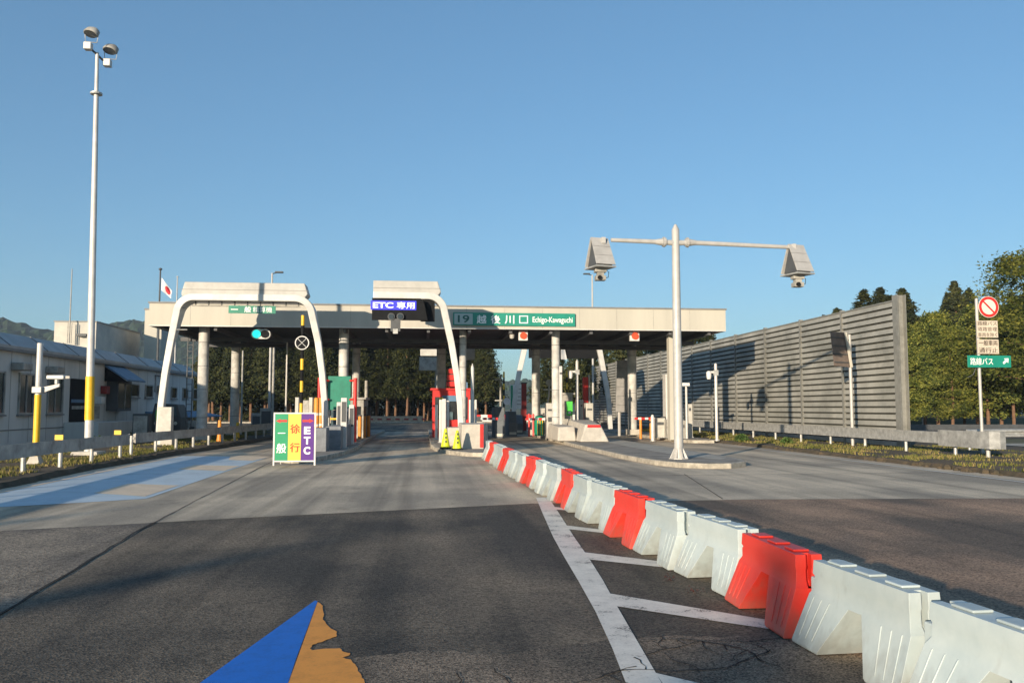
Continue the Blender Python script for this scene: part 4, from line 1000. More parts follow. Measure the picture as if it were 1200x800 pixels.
t = thing('variable_sign_box', 'pale hanging box sign under the rear canopy edge, right of the half arch leg', 'sign', (P(550, 52), 52, 4)); MB().box(P(545, 52), P(556, 52), 52, 52.5, Z(421, 52), Z(403, 52)).build('box', 'cabinet', t, bevel=.02)
MB().tube([(P(524, 52), 52.3, Z(404, 52)), (P(588, 52), 52.3, Z(404, 52))], .06, 8).build('rail', 'arch', t)
# ================================================================== LANE 3 / ISLAND 3 EQUIPMENT
x = P(632, 45); y = 45
t = thing('crash_cushion', 'green rounded crash drum with yellow stripes on a red stand', 'crash cushion', (x, y, .15))
MB().lathe(x, y, [(.24, .2), (.27, .4), (.27, 1.05), (.22, 1.2), (.1, 1.25)], 20).build('drum', 'green', t, smooth=True)
for s in (-1, 0, 1): MB().box(x+s*.13-.02, x+s*.13+.02, y-.30, y-.275, .25, 1.05).build('stripe', 'yellow', t)
for px in (620, 625): MB().cyl(P(px, 45), 45, .15, 1.35, .05, n=8).build('post', 'red', t)
gate('striped gate arm in front of the green drum', 644, 615, 638, 491, 42.6, -1)
for px, w_, py, y, m, lab in ((644.5, 8, 472, 42.9, 'cabinet', 'pale ticket machine cabinet left of the white middle column'), (657.5, 3.2, 428, 40.6, 'pole_white', 'slim white square post right of the middle column'),
                              (691, 8.5, 472, 47, 'cabinet', 'white cabinet with a small slot behind the concrete nose'), (681.5, 4.5, 468, 50, 'white', 'white box standing between the camera pole and the red pillar'),
                              (637, 5, 478, 52, 'cabinet', 'small pale cabinet deep in the exit lane')):
    t, x0, x1, zb_, zt = boxthing('machine_cabinet', lab, 'cabinet', px-w_/2, px+w_/2, py, 520, y, .6 if w_ > 4 else .12, m, z0=.155)
    MB().box(x0+.06*(w_ > 4)+.01, x1-.06*(w_ > 4)-.01, y-.012, y-.002, zt-.4, zt-.3).build('slot', 'steel_dark', t)
    MB().box(x0-.03, x1+.03, y-.03, y+.12, .155, .2).build('base', 'galv', t)
# booth of exit lane
booth('narrow grey booth behind the middle white column', 659, 671, 462, 47.0, 3, 'galv_dull')
t = thing('safety_banner', 'bright green hanging board on the exit lane booth', 'sign', (P(667, 45.5), 45.5, 1.6)); MB().box(P(664, 45.5), P(671, 45.5), 45.5, 45.54, Z(487, 45.5), Z(470, 45.5)).build('board', 'bright_green', t); MB().box(P(666, 45.5), P(669, 45.5), 45.49, 45.498, Z(485, 45.5), Z(482, 45.5)).build('notice', 'white', t); MB().box(P(667, 45.5)-.03, P(667, 45.5)+.03, 45.56, 45.62, .15, Z(471, 45.5)).build('post', 'galv', t)
def campole(label, px, pytop, y, pyc, side, r=.07, z0=.15, m='pole_white', pointed=True):
    x = P(px, y); zt = Z(pytop, y); t = thing('camera_pole', label, 'camera pole', (x, y, z0))
    MB().lathe(x, y, [(r, z0), (r, zt-.12), (.01 if pointed else r*.9, zt)]).build('shaft', m, t, smooth=True)
    MB().cyl(x, y, z0, z0+.06, r*2).build('base', 'galv', t)
    zc = Z(pyc, y); a = .34*side
    arm = MB().box(min(x, x+a), max(x, x+a), y-.05, y+.05, zc+.05, zc+.15).build('arm', m, t)
    MB().lathe(x+a, y, [(.02, zc-.27), (.08, zc-.24), (.11, zc-.15), (.12, zc-.02), (.12, zc+.1), (.05, zc+.16)], 16).build('dome_camera', 'white', t, smooth=True)
    MB().lathe(x+a, y, [(.02, zc-.285), (.07, zc-.26), (.085, zc-.22)], 12).build('lens', 'black', t, smooth=True)
    MB().box(x-.1, x+.1, y-.1, y+.1, zc-.05, zc+.2).build('clamp', 'galv', t)
    return t
campole('white pointed pole with a dome camera above the concrete nose', 676.5, 420, 42.2, 437, -1)
campole('white pole with a dome camera standing in the verge before the sound barrier', 839.5, 424, 39.6, 437, -1, z0=.1, pointed=False)
x = P(643.5, 50); t = thing('lane_mirror', 'round convex mirror on a bent grey pole over the exit lane', 'mirror', (x, 50, .15)); MB().tube([(x-.12, 50, .15), (x-.1, 50, 1.9), (x, 50, 2.4), (x, 50, Z(450, 50))], .05, 8).build('pole', 'galv', t); MB().discY(x, 49.9, 50.0, Z(448, 50), .2).build('mirror', 'galv_dull', t); MB().tube([(P(637, 50), 50, Z(456, 50)), (P(652, 50), 50, Z(456, 50))], .035, 6).build('crossbar', 'white', t)
x = P(687, 52); t = thing('red_pillar', 'tall red sign pillar behind the exit lane island', 'pillar', (x, 52, .15)); MB().box(P(683.5, 52), P(689.5, 52), 52, 52.25, .15, Z(441, 52)).build('panel', 'red', t); MB().box(P(690, 52), P(692, 52), 52, 52.2, .15, Z(438, 52)).build('frame', 'galv', t)
x = P(614, 56); t = thing('red_pillar', 'dark red pillar beside the leg of the rear arch', 'pillar', (x, 56, .15)); MB().box(P(611.5, 56), P(617, 56), 56, 56.3, .1, Z(449, 56)).build('panel', 'dark_red', t); MB().box(P(611, 56), P(617.5, 56), 55.95, 56.35, Z(449, 56)+.002, Z(447.5, 56)).build('cap', 'steel_dark', t)
t = thing('notice_board', 'white notice board with green stripe seen under the canopy', 'sign', (P(604, 66), 66, 0)); MB().box(P(598, 66), P(612, 66), 66, 66.1, Z(479, 66), Z(450, 66)).build('board', 'white', t); MB().box(P(598.5, 66), P(601, 66), 65.98, 65.998, Z(478, 66), Z(451, 66)).build('stripe', 'green', t); MB().cyl(P(599, 66.2), 66.2, 0, Z(452, 66), .06, n=8).build('post', 'trunk', t); MB().cyl(P(611, 66.2), 66.2, 0, Z(452, 66), .06, n=8).build('post', 'trunk', t)
for k in range(5): MB().box(P(602.5, 66), P(610.5, 66), 65.985, 65.998, Z(456+k*4.5, 66), Z(454.8+k*4.5, 66)).build('text_line', 'galv_dull', t)
for i, (px, py0, y, lab) in enumerate(((590.5, 439, 60, 'yellow and black striped pole with a pink disc far down the exit lane'), (664.5, 440, 58, 'yellow and black striped pole behind the camera pole'))):
    x = P(px, y); t = thing('striped_pole', lab, 'pole', (x, y, 0)); z = 0; k = 0
    while z < Z(py0, y): MB().cyl(x, y, z, z+.42, .06, n=8).build('band', 'yellow' if k % 2 else 'black', t); z += .421; k += 1
    if i == 0: MB().discY(x+.2, y-.15, y-.1, Z(470, y), .25).build('disc', 'flag_white', t)
x = P(586.5, 52); t = thing('slim_pole', 'grey pole with two small cross arms at the exit lane', 'pole', (x, 52, 0)); MB().cyl(x, 52, 0, Z(440, 52), .06, n=8).build('shaft', 'galv_dull', t)
for py in (444, 469): MB().box(x-.35, x+.1, 51.9, 52.0, Z(py, 52)-.04, Z(py, 52)+.04).build('cross_arm', 'galv', t)
for i, (a, c, y, py, lab) in enumerate(((580, 592, 47, 477, 'angular guard block in shade-toned blue-grey left in the exit lane'), (596, 606, 50, 482, 'guard block in shade-toned blue-grey near the rear arch foot'), (602, 613, 54, 486, 'low guard block in shade-toned blue-grey right of the notice board'))):
    x0, x1 = P(a, y), P(c, y); t = thing('guard_block', lab, 'block', ((x0+x1)/2, y, .0)); zt = Z(py, y)
    MB().prismX([(y, 0), (y+2.2, 0), (y+2.2, zt), (y+.5, zt), (y, zt*.55)], x0, x1).build('body', 'guard_shaded', t, bevel=.03)
    MB().box(x0+.05, x1-.05, y-.014, y-.002, .1, .25).build('reflector', 'sign_white', t)
# concrete nose of island 3
y0 = 37.4
xl, xr = P(658, 40), P(714, y0)
t = thing('concrete_nose', 'pale sloped concrete nose with a red stripe on the lamp gantry island', 'block', ((xl+xr)/2, y0, .16))
zt = Z(497.5, y0)
xm0, xm1 = P(681, y0), P(713, y0)
MB().loft([[(xm0-.05, y0, .162), (xm1+.03, y0, .162), (xm1+.35, y0+4.2, .162), (xm0-.2, y0+4.2, .162)], [(xm0+.25, y0+.3, zt), (xm1-.3, y0+.3, zt), (xm1+.0, y0+4, zt+.15), (xm0+.1, y0+4, zt+.15)]]).build('body', 'block', t, bevel=.06)
MB().loft([[(P(657, y0), y0+.9, .162), (xm0-.06, y0+.9, .162), (xm0-.2, y0+4.4, .162), (P(657, y0), y0+4.4, .162)], [(P(659, y0), y0+1.1, .8), (xm0-.1, y0+1.1, .82), (xm0-.2, y0+4.2, .9), (P(659, y0), y0+4.2, .9)]]).build('side_block', 'block', t, bevel=.06)
MB().loft([[(xm0+.32, y0+.266, zt-.14), (xm1-.30, y0+.266, zt-.14), (xm1-.33, y0+.288, zt-.02), (xm0+.34, y0+.288, zt-.02)], [(xm0+.32, y0+.22, zt-.14), (xm1-.30, y0+.22, zt-.14), (xm1-.33, y0+.25, zt-.02), (xm0+.34, y0+.25, zt-.02)]]).build('stripe', 'red', t)
# ================================================================== ISLAND 4 EQUIPMENT (machines by the sound barrier)
gate('striped gate arm across the bus lane beside orange posts', 776, 742, 766, 490.5, 43.2, -1)
for i, px in enumerate((750.5, 762.5)):
    x = P(px, 44); t = thing('bollard', ('orange post under the gate arm, nearer the column', 'orange post under the gate arm, beside the white post')[i], 'bollard', (x, 44, .0), 'orange bollards on the islands'); MB().cyl(x, 44, .0, Z(489, 44), .07, n=12).build('post', 'orange', t, smooth=True); MB().cyl(x, 44, 0, .05, .12, n=12).build('base', 'steel_dark', t)
x = P(764.5, 42); t = thing('bollard', 'white post at the end of the striped gate arm', 'bollard', (x, 42, 0)); MB().lathe(x, 42, [(.09, 0), (.09, 1.2), (.06, 1.3), (.02, 1.33)]).build('post', 'pole_white', t, smooth=True); MB().cyl(x, 42, 0, .05, .14, n=12).build('base', 'galv', t)
for px, w_, py, y, m, lab in ((774, 11, 490, 42.4, 'cabinet', 'pale fare machine with small dark fittings beside the gate arm'), (783.5, 6, 437, 43, 'pole_white', 'stepped white equipment column left of the cream pillar'),
                              (786, 9, 492, 41.9, 'galv_dull', 'grey cabinet half hidden behind the gantry pole'), (801, 5, 493, 41.5, 'galv_dull', 'narrow grey cabinet just right of the gantry pole'), (808.5, 6, 473, 42.5, 'cabinet', 'tall pale cabinet behind the T-shaped sensor')):
    t, x0, x1, zb_, zt = boxthing('machine_cabinet', lab, 'cabinet', px-w_/2, px+w_/2, py, 520, y, .6, m, z0=.155)
    MB().box(x0+.08, x1-.08, y-.012, y-.002, zt-.35, zt-.2).build('slot', 'steel_dark', t)
    MB().box(x0-.03, x1+.03, y-.03, y+.63, .155, .2).build('base', 'galv', t)
y = 41.2; x = P(804.5, y); t = thing('sensor_post', 'white T-shaped sensor on a slim post beside the gantry pole', 'sensor', (x, y, .1)); MB().cyl(x, y, .1, Z(452, y), .055, n=10).build('post', 'pole_white', t, smooth=True); MB().box(P(797.5, y), P(808, y), y-.12, y+.12, Z(451.5, y), Z(447.5, y)).build('head', 'white', t, bevel=.02); MB().tube([(x+.02, y-.06, Z(452, y)), (x+.15, y-.06, Z(455, y)), (x+.05, y-.06, Z(458, y))], .018, 6).build('cable', 'black', t)
# tall grey sign seen from behind
y = 50
t = thing('road_sign_back', 'tall grey sign seen from behind left of the far column', 'sign', (P(730, y), y, 0)); MB().add([(P(724, y), y, Z(421, y)), (P(738, y), y, Z(420, y)), (P(736, y), y, Z(483, y)), (P(721.5, y), y, Z(482, y)), (P(724, y), y+.1, Z(421, y)), (P(738, y), y+.1, Z(420, y)), (P(736, y), y+.1, Z(483, y)), (P(721.5, y), y+.1, Z(482, y))], [(0, 1, 2, 3), (7, 6, 5, 4), (0, 4, 5, 1), (1, 5, 6, 2), (2, 6, 7, 3), (3, 7, 4, 0)]).build('board', 'grey_board', t)
for k in range(5): MB().box(P(723, y), P(736.5, y), y-.03, y-.002, Z(430+k*11, y)-.03, Z(430+k*11, y)).build('stiffener', 'office_trim', t)
MB().cyl(P(726.5, y), y+.2, 0, Z(425, y), .09, n=10).build('pole', 'pole', t, smooth=True)

# ================================================================== SOUND BARRIER
WX = 18.3
sb = thing('sound_barrier', 'tall grey louvred metal sound barrier running along the exit road', 'sound barrier', (WX, 60, 0))
posts = [30.9, 33.6, 36.4, 39.3, 42.4, 45.6, 49, 52.5, 56, 60, 64, 68, 72, 76, 80, 84, 88]
ys0 = [onX(px, 450, WX)[0] for px in (1045, 993, 942, 899, 864, 836)]
posts = [31.5]+[onX(px, 450, WX)[0] for px in (989, 940, 898, 863, 834)]
posts = sorted(set(round(p, 2) for p in posts)); 
d = posts[-1]-posts[-2]
while posts[-1] < 90: posts.append(posts[-1]+3.9)
def wtop(y): return 5.80+(y-30)*.004
for i in range(len(posts)-1):
    ya, yc = posts[i]+.06, posts[i+1]-.06; zt = wtop(posts[i]); n = 22 if i < 12 else 22
    b = MB(); st = (zt-.1)/n
    for k in range(n):
        z = .1+k*st
        b.prismY([(WX-.015, z+st*.26), (WX-.05, z+st*.30), (WX-.02, z+st*.98), (WX+.01, z+st*1.0)], ya, yc)
    MB().box(WX+.03, WX+.08, ya, yc, .1, zt).build('backing', 'absorber', sb)
    b.build('panel', 'panel_wall', sb)
    MB().box(WX-.06, WX+.1, posts[i], posts[i+1], zt+.004, zt+.06).build('cap_rail', 'panel_post', sb)
for i, y in enumerate(posts):
    zt = wtop(y)
    b = MB(); b.box(WX-.075, WX-.06, y-.06, y+.06, 0, zt+.12); b.box(WX-.0599, WX+.0899, y-.006, y+.006, 0, zt+.12); b.box(WX+.09, WX+.105, y-.06, y+.06, 0, zt+.12)
    b.build('post', 'panel_post', sb)
b = MB(); b.box(WX-.15, WX+.15, 31.2, 31.22, 0, 6.02); b.box(WX-.17, WX-.151, 31.0, 31.4, 0, 6.02); b.box(WX+.151, WX+.17, 31.0, 31.4, 0, 6.02); b.build('end_column', 'panel_post', sb)
# brown-backed sign in front of the barrier
y = 32.6
t = thing('road_sign_back', 'brownish back of a tilted sign on a post in front of the sound barrier', 'sign', (P(1005, y), y, .1))
xa_, xb_ = P(976, y), P(999, y); za, zc_ = Z(384, y), Z(427, y)
MB().add([(xa_, y, za), (xb_, y+.5, za+.02), (xb_+.22, y+.5, zc_), (xa_+.12, y, zc_+.04), (xa_, y+.05, za), (xb_, y+.55, za+.02), (xb_+.22, y+.55, zc_), (xa_+.12, y+.05, zc_+.04)], [(0, 3, 2, 1), (4, 5, 6, 7), (0, 1, 5, 4), (1, 2, 6, 5), (2, 3, 7, 6), (3, 0, 4, 7)]).build('board', 'brown_board', t)
for k in range(4): MB().add([(xa_+.02+k*.03, y-.03, za-.2-k*.33), (xb_+.04+k*.05, y+.47, za-.2-k*.33), (xb_+.04+k*.05, y+.47, za-.25-k*.33), (xa_+.02+k*.03, y-.03, za-.25-k*.33)], [(0, 1, 2, 3)]).build('stiffener', 'steel_dark', t)
MB().tube([(xb_+.03, y+.44, za+.02), (xb_+.25, y+.44, zc_)], .06, 6).build('edge_rail', 'cream', t)
MB().cyl(P(1006, y), y+.55, .1, Z(386, y), .065, n=12).build('pole', 'pole', t, smooth=True)
for py in (393, 418): MB().box(xb_-.1, P(1006, y)+.05, y+.51, y+.60, Z(py, y)-.04, Z(py, y)+.04).build('bracket', 'steel_dark', t)

# ================================================================== GUARDRAILS
def wbeam(b, pts, zc=.62, h=.155):
    prof = [(-.00, -h), (-.07, -h*.80), (-.07, -h*.40), (-.005, -h*.12), (-.005, h*.12), (-.07, h*.40), (-.07, h*.80), (.0, h), (.02, h), (.01, 0), (.02, -h)]
    rings = []
    for i, p in enumerate(pts):
        a = Vector(pts[max(0, i-1)]); c = Vector(pts[min(len(pts)-1, i+1)]); t = (c-a).normalized(); n = Vector((t.y, -t.x))
        rings.append([(p[0]-n.x*q*b.side, p[1]-n.y*q*b.side, zc+z) for q, z in prof])
    b.loft(rings)
def guardrail(label, pts, spacing, side, m='galv', postoff=.12, z0=.1, zc=.66, reflect=(), group='guardrails', h=.155):
    t = thing('guardrail', label, 'guardrail', (pts[0][0], pts[0][1], 0), group)
    b = MB(); b.side = side; wbeam(b, pts, zc, h); b.build('rail', m, t)
    tot = 0; acc = 0
    for i in range(len(pts)-1):
        a, c = Vector(pts[i]), Vector(pts[i+1]); L = (c-a).length; tt = (c-a)/L; n = Vector((tt.y, -tt.x))*side
        while acc <= tot+L:
            p = a+tt*(acc-tot)+n*postoff
            MB().cyl(p.x, p.y, z0-.1, zc+.08, .055, n=10).build('post', 'galv', t, smooth=True)
            MB().box(min(p.x, p.x-n.x*postoff*.8), max(p.x, p.x-n.x*postoff*.8)+.01, p.y-.03, p.y+.03, zc-.04, zc+.04).build('bracket', 'galv_dull', t)
            acc += spacing
        tot += L
    for (x, y) in reflect:
        MB().box(x-.10, x+.10, y-.02, y+.02, zc+h+.01, zc+h+.14).build('reflector', 'yellow', t)
    return t
g = guardrail('grey guardrail with yellow reflectors along the office-side verge', [(-9.0, 2.2), (-9.0, 14), (-9.15, 20), (-9.2, 25), (-9.12, 27.8), (-9.35, 28.5)], 2.1, -1, m='galv_dull', zc=.68, h=.16, reflect=((-9.15, 22.7), (-9.2, 27.0)))
g = guardrail('second guardrail section between the arch foot and the first round column', [(-9.3, 28.9), (-9.05, 32), (-8.75, 38), (-8.4, 45), (-8.3, 50)], 2.0, -1, m='galv_dull', zc=.68)
g = guardrail('guardrail in front of the sound barrier ending in a rounded plate', [(17.0, 26.2), (17.0, 30), (17.0, 34), (17.0, 44), (16.9, 60)], 2.85, 1, zc=.68, h=.19)
b = MB()
ring = []
for k in range(9):
    a = -math.pi/2+k/8*math.pi; ring.append((17.02+.0+math.cos(a)*-.0, 0))
pts = [(16.93, 26.8), (16.93, 24.7), (16.98, 24.3), (17.15, 24.05), (17.35, 24.1), (17.5, 24.4), (17.5, 25.3)]
rr_ = []
for i, p in enumerate(pts):
    a = Vector(pts[max(0, i-1)]); c = Vector(pts[min(len(pts)-1, i+1)]); tq = (c-a).normalized(); nq = Vector((tq.y, -tq.x))*.012
    rr_.append([(p[0]-nq.x, p[1]-nq.y, .42), (p[0]+nq.x, p[1]+nq.y, .42), (p[0]+nq.x, p[1]+nq.y, .94), (p[0]-nq.x, p[1]-nq.y, .94)])
b.loft(rr_); b.build('end_plate', 'galv', g)
MB().cyl(17.2, 24.7, 0, .7, .06, n=10).build('post', 'pole', g, smooth=True)
guardrail('rusty-topped guardrail behind the right-hand sign post', [(19.8, 29.6), (24, 30.2), (34, 31.2), (44, 32)], 2.6, 1, m='galv', zc=.72)
# fence at the end of the plaza
t = thing('low_wall', 'low beige wall with dark slots at the far end of the plaza', 'wall', (-6, 98, 0))
x0, x1 = P(432, 98), P(496, 98)
MB().box(x0-10, x1, 98, 98.3, 0, .75).build('body', 'beige_low', t)
for k in range(16):
    x = x0-8+k*1.0; MB().box(x, x+.5, 97.95, 97.998, .3, .5).build('slot', 'dark_red', t)
t = thing('low_wall', 'low red and white striped wall closing the far road on the exit side', 'wall', (8, 98, 0))
xr0, xr1 = P(556, 98), P(590, 98)
MB().box(xr0, xr1+14, 98, 98.3, 0, .9).build('body', 'white', t)
k = 0; x = xr0
while x < xr1+14: MB().box(x, x+.7, 97.95, 97.998, .35, .9).build('stripe', 'red', t); x += 1.5
struct('far_kerb', MB().box(-45, 45, 96.6, 97.0, -.02, .14), 'kerb')

# ================================================================== LAMP GANTRY with two antenna houses
gy = 24.7; gx = 7.48
g = thing('antenna_gantry', 'pale grey T-shaped pole on the island carrying two roofed antenna units', 'gantry pole', (gx, gy, .16))
zt = Z(263, gy, 793)
zt = onY(793, 263, gy)[1]
MB().lathe(gx, gy, [(.135, .16), (.128, 3.0), (.118, 5.75), (.116, 5.76), (.112, zt-.16), (.03, zt)], 20).build('pole', 'pole', g, smooth=True)
b = MB(); b.cyl(gx, gy, .162, .19, .30, n=8)
for k in range(8):
    a = k*math.pi/4+.2; c_, s__ = math.cos(a), math.sin(a)
    b.add([(gx+c_*.12-s__*.008, gy+s__*.12+c_*.008, .19), (gx+c_*.27-s__*.008, gy+s__*.27+c_*.008, .19), (gx+c_*.125-s__*.008, gy+s__*.125+c_*.008, .50),
           (gx+c_*.12+s__*.008, gy+s__*.12-c_*.008, .19), (gx+c_*.27+s__*.008, gy+s__*.27-c_*.008, .19), (gx+c_*.125+s__*.008, gy+s__*.125-c_*.008, .50)], [(0, 1, 2), (5, 4, 3), (0, 3, 4, 1), (1, 4, 5, 2), (2, 5, 3, 0)])
b.build('base_plate', 'pole', g)
za = onY(796, 284, gy)[1]
xl = onY(716, 281, gy)[0]; xr = onY(924, 291, gy)[0]
MB().tube([(gx-.05, gy, za-.02), (gx-.45, gy, za), (xl, gy, za+.03)], .085, 10, .06).build('arm', 'pole', g, smooth=True)
MB().tube([(gx+.05, gy, za-.02), (gx+.45, gy, za), (xr, gy, za-.08)], .085, 10, .06).build('arm', 'pole', g, smooth=True)
for s in (-1, 1):
    MB().tube([(gx+s*.34, gy, za), (gx+s*.39, gy, za)], .155, 12).build('flange', 'pole', g); MB().tube([(gx+s*.30, gy, za), (gx+s*.335, gy, za)], .13, 12).build('flange', 'pole', g)
    MB().tube([(gx+s*.40, gy, za), (gx+s*.62, gy, za)], .115, 10, .075).build('collar', 'pole', g)
def house(px0, px1, py0, py1, yawdeg, side):
    x0 = onY(px0, py0, gy)[0]; x1 = onY(px1, py0, gy)[0]; zt = onY((px0+px1)/2, py0, gy)[1]; zb_ = onY((px0+px1)/2, py1, gy)[1]
    cx_ = (x0+x1)/2; w2 = .29; d2 = .36; 
    a = R(yawdeg)
    def T(x, y, z): return (cx_+x*math.cos(a)-y*math.sin(a), gy+x*math.sin(a)+y*math.cos(a), z)
    h = zt-zb_
    hs = MB()
    # steep roof: ridge along local x, front slope falls towards the viewer with three panels
    rid = [T(-w2*.96, .05, zt), T(w2*.96, .05, zt)]
    fr = [T(-w2*1.08, -d2, zb_+.12), T(w2*1.08, -d2, zb_+.12)]; bk_ = [T(-w2*1.08, d2, zb_+.12), T(w2*1.08, d2, zb_+.12)]
    def lerp(p, q, t): return tuple(p[i]+(q[i]-p[i])*t for i in range(3))
    part = MB()
    for (A, B) in ((fr, 1), (bk_, -1)):
        for k in range(3):
            t0, t1 = k/3, (k+1)/3-.012; off = -.012*B*(2-k)
            q = [lerp(rid[0], A[0], t0), lerp(rid[1], A[1], t0), lerp(rid[1], A[1], t1), lerp(rid[0], A[0], t1)]
            th = Vector(T(0, -.03*B, .02))-Vector((cx_, gy, 0)); th.z = .015
            q2 = [tuple(Vector(p)+Vector((th.x, th.y, th.z)) ) for p in q]
            part.add(q+q2, [(0, 1, 2, 3), (7, 6, 5, 4), (0, 4, 5, 1), (1, 5, 6, 2), (2, 6, 7, 3), (3, 7, 4, 0)])
    ho = part.build('antenna_roof', 'pole', g)
    for s in (-1, 1):
        MB().add([T(s*w2*.86, .05, zt-.09), T(s*w2*.9, -d2*.78, zb_+.13), T(s*w2*.9, d2*.78, zb_+.13), T(s*w2*.82, .05, zt-.09), T(s*w2*.86, -d2*.78, zb_+.13), T(s*w2*.86, d2*.78, zb_+.13)], [(0, 1, 2), (5, 4, 3), (0, 3, 4, 1), (1, 4, 5, 2), (2, 5, 3, 0)]).build('gable', 'steel_dark', ho)
    fl = MB(); pts_ = [T(-w2*1.12, -d2*1.1, zb_+.10), T(w2*1.12, -d2*1.1, zb_+.10), T(w2*1.12, d2*1.1, zb_+.10), T(-w2*1.12, d2*1.1, zb_+.10)]
    fl.loft([[ (p[0], p[1], p[2]-.04) for p in pts_], pts_]); fl.build('floor_plate', 'galv', ho)
    dv = MB(); q = T(0, 0, zb_)
    dv.box(q[0]-.17, q[0]+.17, q[1]-.13, q[1]+.13, zb_-.06, zb_+.055); dv.box(q[0]-.10, q[0]+.10, q[1]-.1, q[1]+.1, zb_-.16, zb_-.062); dv.box(q[0]-.15, q[0]+.15, q[1]-.13, q[1]+.13, zb_-.30, zb_-.162)
    dv.build('sensor', 'galv_dull', ho, bevel=.01)
    ln = MB(); ln.discY(q[0]-.05, q[1]-.2, q[1]-.131, zb_-.23, .06, 12); ln.build('lens', 'black', ho)
    MB().tube([(q[0]+.15, q[1], zb_+.05), (q[0]+.26, q[1], zb_-.05), (q[0]+.24, q[1], zb_-.2), (q[0]+.14, q[1], zb_-.22)], .012, 6).build('cable', 'black', ho)
    MB().box(q[0]-.06-side*.1, q[0]+.06-side*.1, gy-.07, gy+.07, zt-.16, zt+.02).build('clamp', 'pole', ho)
house(688, 718, 279, 317, 16, -1)
house(916, 951, 287, 325, 16, 1)

# ================================================================== RIGHT-HAND SIGN POST
y = 26.3
t = thing('sign_post', 'grey post with a round no-entry sign, two text plates and a green arrow plate', 'sign', (P(1149, y), y, .1))
xp = P(1149.5, y)
MB().cyl(xp, y, .0, Z(350, y, 1150), .05, n=12).build('pole', 'pole', t, smooth=True)
cx_, cz_ = onY(1156, 360, y); yf = y-.09
ds = MB().discY(cx_, yf-.02, yf, cz_, .355, 36).build('disc', 'sign_white', t)
b = MB(); n = 40
for k in range(n):
    a0, a1_ = 2*math.pi*k/n, 2*math.pi*(k+1)/n
    b.add([(cx_+math.cos(a)*r, yf-.024, cz_+math.sin(a)*r) for a, r in ((a0, .25), (a1_, .25), (a1_, .34), (a0, .34))], [(0, 1, 2, 3)])
b.build('red_ring', 'red', ds)
MB().add([(cx_-.18-.02, yf-.023, cz_+.18-.02), (cx_-.18+.02, yf-.023, cz_+.18+.02), (cx_+.18+.02, yf-.023, cz_-.18+.02), (cx_+.18-.02, yf-.023, cz_-.18-.02)], [(0, 1, 2, 3)]).build('red_bar', 'red', ds)
def plate(px0, py0, px1, py1, m, rows, cm, nm='text_plate', bold=.01, lab=None):
    xA, zA = onY(px0, py0, yf); xB, zB = onY(px1, py1, yf)
    p = MB().box(xA, xB, yf-.012, yf+.004, zB, zA).build(nm, m, t)
    if lab: p['label'] = lab
    n = len(rows); hh = (zA-zB)/n
    for i, (s, ins) in enumerate(rows):
        text(s, xA+.035+ins, xB-.035-ins*.6, yf-.012, zA-hh*(i+1)+hh*.13, zA-hh*i-hh*.13, cm, p, bold=bold)
    return p
plate(1144, 375.5, 1169.5, 395.5, 'sign_cream', (('路線バス', 0), ('道路管理', 0), ('車両を除く', 0)), 'char_dark', bold=0, lab='upper cream text plate with three lines')
plate(1145, 397.5, 1170.5, 414.5, 'sign_cream', (('一般車両', .01), ('通行止', .01)), 'char_dark', bold=.004, lab='lower cream text plate with two lines')
gp = plate(1132.5, 416, 1184.5, 430.5, 'sign_teal', (), 'char_white', 'arrow_plate') if False else None
xA, zA = onY(1133, 416.3, yf); xB, zB = onY(1184.5, 430.6, yf)
gp = MB().box(xA, xB, yf-.03, yf-.01, zB, zA).build('arrow_plate', 'sign_teal', t, bevel=.008)
text('路線バス', xA+.09, xA+.88, yf-.03, zB+.08, zA-.08, 'char_white', gp, bold=.008)
ax, az = xB-.20, (zA+zB)/2
MB().prismY([(ax+.11, az+.11), (ax-.05, az+.10), (ax-.005, az+.055), (ax-.10, az-.03), (ax-.06, az-.09), (ax+.05, az+.0), (ax+.095, az-.05)], yf-.036, yf-.0315).build('arrow', 'char_white', gp)
MB().tube([(xp, y-.04, Z(418, y)), (xp-.25, y-.04, Z(436, y)), (xp-.45, y-.04, Z(440, y))], .012, 6).build('cable', 'steel_dark', t)

# ================================================================== OFFICE BUILDING
OX = -16.0; y0, y1 = 30.5, 61.5
of = thing('office_building', 'long single-storey tollgate office with grey metal roof edge and dark windows', 'building', (OX-5, (y0+y1)/2, 0))
MB().box(OX-11, OX, y0, y1, 0, 3.95).build('wall', 'office_wall', of)
rf = MB().loft([[(OX+.18, y0-.3, 3.93), (OX+.18, y1+.3, 3.93), (OX+.18, y1+.3, 4.10), (OX-.55, y1+.3, 4.62), (OX-11.3, y1+.3, 4.62), (OX-11.3, y1+.3, 3.93)][::1],
                [(OX+.18, y0-.3, 3.93), (OX+.18, y0-.3, 3.93), (OX+.18, y0-.3, 4.10), (OX-.55, y0-.3, 4.62), (OX-11.3, y0-.3, 4.62), (OX-11.3, y0-.3, 3.93)]])
rf = MB(); prof = [(OX+.18, 3.952), (OX+.18, 4.06), (OX-.55, 4.62), (OX-11.2, 4.62), (OX-11.2, 3.952)]
rf.prismY(prof, y0-.2, y1+.2); rfo = rf.build('roof', 'office_roof', of)
b = MB()
yy = y0+.6
while yy < y1: b.prismY([(OX+.185, 4.03), (OX+.21, 4.07), (OX-.53, 4.65), (OX-.555, 4.61)], yy, yy+.05); yy += 3.3
b.build('roof_seam', 'office_trim', rfo)
MB().box(OX+.002, OX+.20, y0-.2, y1+.2, 3.84, 3.949).build('gutter', 'office_trim', of)
b = MB(); yy = y0+1.2
while yy < y1: b.box(OX+.001, OX+.006, yy, yy+.025, .3, 3.83); yy += 1.65
b.build('wall_joint', 'office_trim', of)
